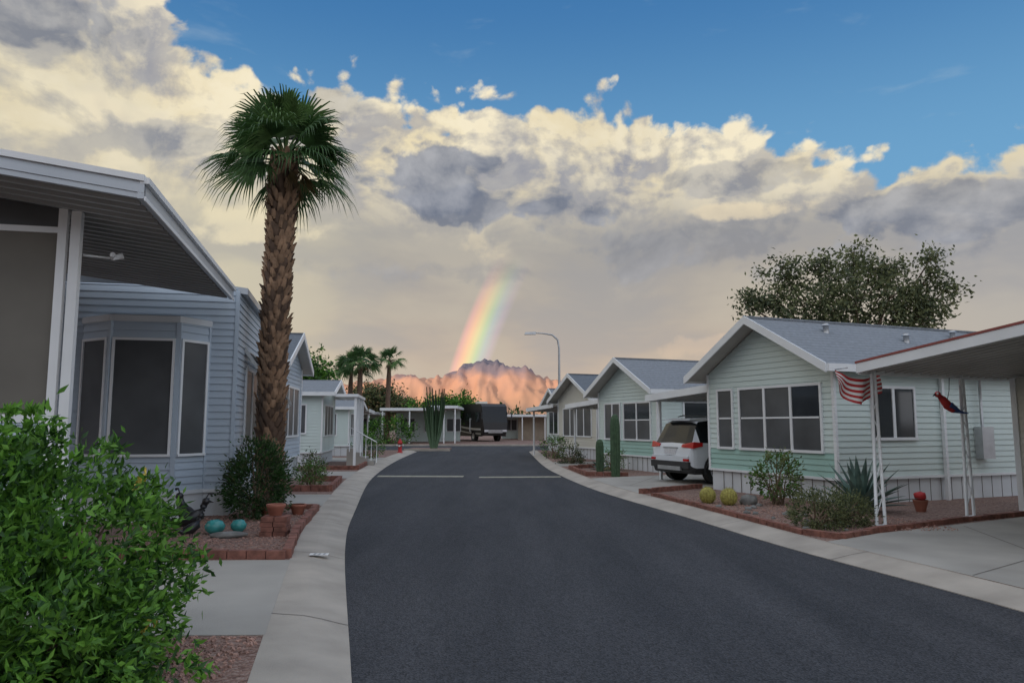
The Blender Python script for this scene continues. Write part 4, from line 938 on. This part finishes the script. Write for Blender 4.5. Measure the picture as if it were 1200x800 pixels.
def VEC(x,y,z=0.0):
    n=N.new('ShaderNodeCombineXYZ'); inp(n.inputs[0],x);inp(n.inputs[1],y);inp(n.inputs[2],z); return n.outputs[0]
def NOI(v,sc,det=6,ro=.55,dist=0,col=False,dim='2D'):
    n=N.new('ShaderNodeTexNoise'); n.noise_dimensions=dim; L.new(v,n.inputs['Vector']); n.inputs['Scale'].default_value=sc; n.inputs['Detail'].default_value=det; n.inputs['Roughness'].default_value=ro; n.inputs['Distortion'].default_value=dist
    return n.outputs['Color' if col else 'Fac']
tc=N.new('ShaderNodeTexCoord'); sp=N.new('ShaderNodeSeparateXYZ'); L.new(tc.outputs['Generated'],sp.inputs[0]); X,Y,Z=sp.outputs
az=M('ARCTAN2',X,Y); el=M('ARCSINE',Z)
pv=VEC(az,el,0.0)
wn=NOI(pv,5.0,2,.5,0,True); sc_=N.new('ShaderNodeSeparateColor'); L.new(wn,sc_.inputs[0])
azw=M('ADD',az,M('MULTIPLY',M('SUBTRACT',sc_.outputs[0],.5),.06)); elw=M('ADD',el,M('MULTIPLY',M('SUBTRACT',sc_.outputs[1],.5),.05))
pw=VEC(azw,M('MULTIPLY',elw,1.35),0.0)
fc=N.new('ShaderNodeFloatCurve'); cv=fc.mapping.curves[0]
bd=[(-1.6,.78),(-.8,.70),(-.55,.60),(-.475,.525),(-.42,.455),(-.34,.44),(-.19,.445),(-.08,.425),(.0,.43),(.12,.435),(.18,.41),(.26,.385),(.345,.37),(.426,.34),(.52,.325),(.62,.33),(.9,.38),(1.6,.6)]
pts=[((a_+1.6)/3.2,b_) for a_,b_ in bd]
cv.points[0].location=pts[0]; cv.points[1].location=pts[-1]
for p in pts[1:-1]: cv.points.new(*p)
fc.mapping.update(); inp(fc.inputs['Value'],M('MULTIPLY_ADD',az,1/3.2,.5)); B_=fc.outputs[0]
n1=NOI(pw,8.5,6,.56); n2=NOI(VEC(M('ADD',azw,-.016),M('MULTIPLY_ADD',elw,1.35,.028),0.0),8.5,6,.56)
ne=NOI(pw,24,4,.6)
nl=NOI(pw,3.6,3,.5)
vo=N.new('ShaderNodeTexVoronoi'); vo.voronoi_dimensions='2D'; vo.feature='SMOOTH_F1'; vo.inputs['Scale'].default_value=24; vo.inputs['Smoothness'].default_value=.35; vo.inputs['Detail'].default_value=1; L.new(pw,vo.inputs['Vector'])
puff=M('SUBTRACT',.45,vo.outputs['Distance'])
h=M('SUBTRACT',B_,el); h=M('ADD',h,M('MULTIPLY',M('SUBTRACT',n1,.5),.12)); h=M('ADD',h,M('MULTIPLY',M('SUBTRACT',ne,.5),.045)); h=M('ADD',h,M('MULTIPLY',puff,.045))
mask=SS(h,-.004,.018)
rel=M('MULTIPLY_ADD',M('SUBTRACT',n1,n2),5.0,.60,cl=True)
rel=M('MULTIPLY_ADD',puff,.38,rel,cl=True)
# brightest along the sun-lit crown of the bank, greyer deeper inside it
rel=M('MULTIPLY_ADD',SS(h,.0,.10,1,0),.30,rel,cl=True); rel=M('ADD',rel,M('MULTIPLY',M('SUBTRACT',nl,.5),.7),cl=True)
hz=N.new('ShaderNodeValToRGB'); e=hz.color_ramp.elements; e[0].position=0; e[0].color=(.58,.45,.36,1); e[1].position=1; e[1].color=(.60,.56,.46,1)
for p_,c_ in ((.16,(.55,.45,.36)),(.3,(.46,.41,.355)),(.48,(.375,.36,.34)),(.62,(.42,.40,.365))): q=e.new(p_); q.color=c_+(1,)
inp(hz.inputs[0],M('MULTIPLY',elw,2.0,cl=True)); haze=hz.outputs[0]
haze=MIX(M('MULTIPLY',SS(az,-.10,-.42),.75),haze,(.68,.62,.45)); haze=MIX(M('MULTIPLY',SS(az,.38,.62),.6),haze,(.33,.345,.38))
wisp=NOI(VEC(az,M('MULTIPLY',elw,3.0),0.0),4,4,.5)
haze=MIX(M('MULTIPLY',SS(wisp,.42,.68),.35),haze,(.60,.54,.43)); haze=MIX(M('MULTIPLY',SS(wisp,.52,.30),.4),haze,(.32,.325,.35))
bright=MIX(SS(n1,.35,.7),(.82,.71,.48),(.96,.87,.66))
shadow=MIX(SS(ne,.25,.75),(.30,.31,.36),(.42,.415,.42))
cum=MIX(rel,shadow,bright)
upf=SS(el,.22,.34); nearb=SS(h,.03,.2,1,.6)
cloud=MIX(M('MULTIPLY',upf,nearb),haze,cum)
mid=M('MULTIPLY',SS(el,.14,.24),SS(n1,.54,.70)); cloud=MIX(M('MULTIPLY',mid,.35),cloud,MIX(rel,(.33,.335,.37),(.82,.70,.49)))
def blob(a0,e0,ra,re,col,amt,lo=.0,hi=.5,nz_=1.1):
    dx=M('DIVIDE',M('SUBTRACT',azw,a0),ra); dy=M('DIVIDE',M('SUBTRACT',elw,e0),re)
    d2=M('ADD',M('MULTIPLY',dx,dx),M('MULTIPLY',dy,dy)); v=M('SUBTRACT',1.0,d2); v=M('ADD',v,M('MULTIPLY',M('SUBTRACT',n1,.5),nz_*2.4)); v=M('ADD',v,M('MULTIPLY',M('SUBTRACT',ne,.5),nz_)); v=M('ADD',v,M('MULTIPLY',puff,.7))
    return M('MULTIPLY',SS(v,lo,hi),amt)
rel2=M('MULTIPLY_ADD',M('SUBTRACT',n1,n2),3.2,.35,cl=True)
dk=MIX(rel2,(.165,.19,.25),(.37,.385,.43))
for b_ in ((-.12,.33,.11,.055,dk,.93),(-.06,.29,.10,.028,dk,.85),(.062,.288,.085,.033,dk,.92),(-.61,.45,.11,.05,dk,.8),(-.44,.345,.06,.028,dk,.45),(.534,.25,.15,.045,dk,.75),(.30,.315,.14,.025,dk,.5),(-.26,.415,.07,.025,dk,.45),(.25,.23,.22,.04,dk,.4)):
    cloud=MIX(blob(*b_),cloud,b_[4])
for b_ in ((.42,.19,.14,.022,dk,.45),(-.12,.20,.16,.018,dk,.3),(.335,.265,.09,.012,(.85,.72,.50),.6),(-.36,.25,.10,.028,(.85,.75,.52),.6),(.25,.10,.09,.014,(.76,.58,.42),.35)):
    cloud=MIX(blob(*b_,-.3,.9,2.2),cloud,b_[4])
sky=N.new('ShaderNodeTexSky'); sky.sky_type='NISHITA'; sky.sun_disc=False; sky.sun_elevation=R(8); sky.sun_rotation=R(216.4)
ns=MIX(1.0,sky.outputs[0],(.06,.07,.08),'MULTIPLY')
bl=MIX(SS(el,.28,.58),(.17,.42,.70),(.05,.21,.50))
blue=MIX(.25,bl,ns)
cir=M('MULTIPLY',SS(NOI(VEC(M('MULTIPLY',azw,2.0),M('MULTIPLY',elw,7),0.0),3,4,.6),.6,.85),.22); blue=MIX(cir,blue,(.45,.55,.62))
front=MIX(mask,blue,cloud)
al,ep=.6355,-.14; c_=(math.sin(al)*math.cos(ep),math.cos(al)*math.cos(ep),math.sin(ep))
dp=N.new('ShaderNodeVectorMath'); dp.operation='DOT_PRODUCT'; L.new(tc.outputs['Generated'],dp.inputs[0]); dp.inputs[1].default_value=c_
phi=M('MULTIPLY',M('ARCCOSINE',dp.outputs['Value']),180/math.pi)
rb=N.new('ShaderNodeValToRGB'); e=rb.color_ramp.elements; e[0].position=0; e[0].color=(0,0,0,1); e[1].position=1; e[1].color=(0,0,0,1)
for p_,cc_ in ((.15,(.07,.05,.12)),(.32,(.05,.16,.18)),(.46,(.12,.28,.08)),(.60,(.38,.31,.04)),(.74,(.50,.18,.03)),(.88,(.34,.06,.06))): q=e.new(p_); q.color=cc_+(1,)
inp(rb.inputs[0],M('MULTIPLY_ADD',phi,1/3.0,-40.0/3.0,cl=True))
rbm=M('MULTIPLY',M('MULTIPLY',SS(el,.235,.12),SS(az,.3,.15)),.95)
front=MIX(rbm,front,rb.outputs[0],'ADD')
back=MIX(SS(NOI(tc.outputs['Generated'],2.5,2,.5,dim='3D'),.4,.6),(.55,.70,.96),(1.05,1.04,1.05))
f_b=SS(Y,.25,-.3); f_u=SS(el,.62,1.0)
f=M('MAXIMUM',f_b,f_u)
col=MIX(f,front,back)
bg=N.new('ShaderNodeBackground'); L.new(col,bg.inputs[0]); bg.inputs[1].default_value=1.0
out=N.new('ShaderNodeOutputWorld'); L.new(bg.outputs[0],out.inputs[0])

# ------------------------------------------------------------ sun, camera
sd=bpy.data.lights.new('sun','SUN'); sd.energy=3.2; sd.angle=R(.5); sd.color=(1,.78,.58); so=bpy.data.objects.new('sun',sd); scene.collection.objects.link(so)
dirs=Vector((math.sin(al)*math.cos(R(8)),math.cos(al)*math.cos(R(8)),-math.sin(R(8)))); so.rotation_euler=dirs.to_track_quat('-Z','Y').to_euler(); so.location=(-40,-60,30)
cd=bpy.data.cameras.new('camera'); cd.lens=26; cd.sensor_width=36; cd.clip_start=.05; cd.clip_end=20000
co=bpy.data.objects.new('camera',cd); co.location=(0,0,1.6); co.rotation_euler=(R(96.4),0,0); scene.collection.objects.link(co); scene.camera=co
scene.view_settings.view_transform='Standard'; scene.view_settings.look='None'; scene.view_settings.exposure=0
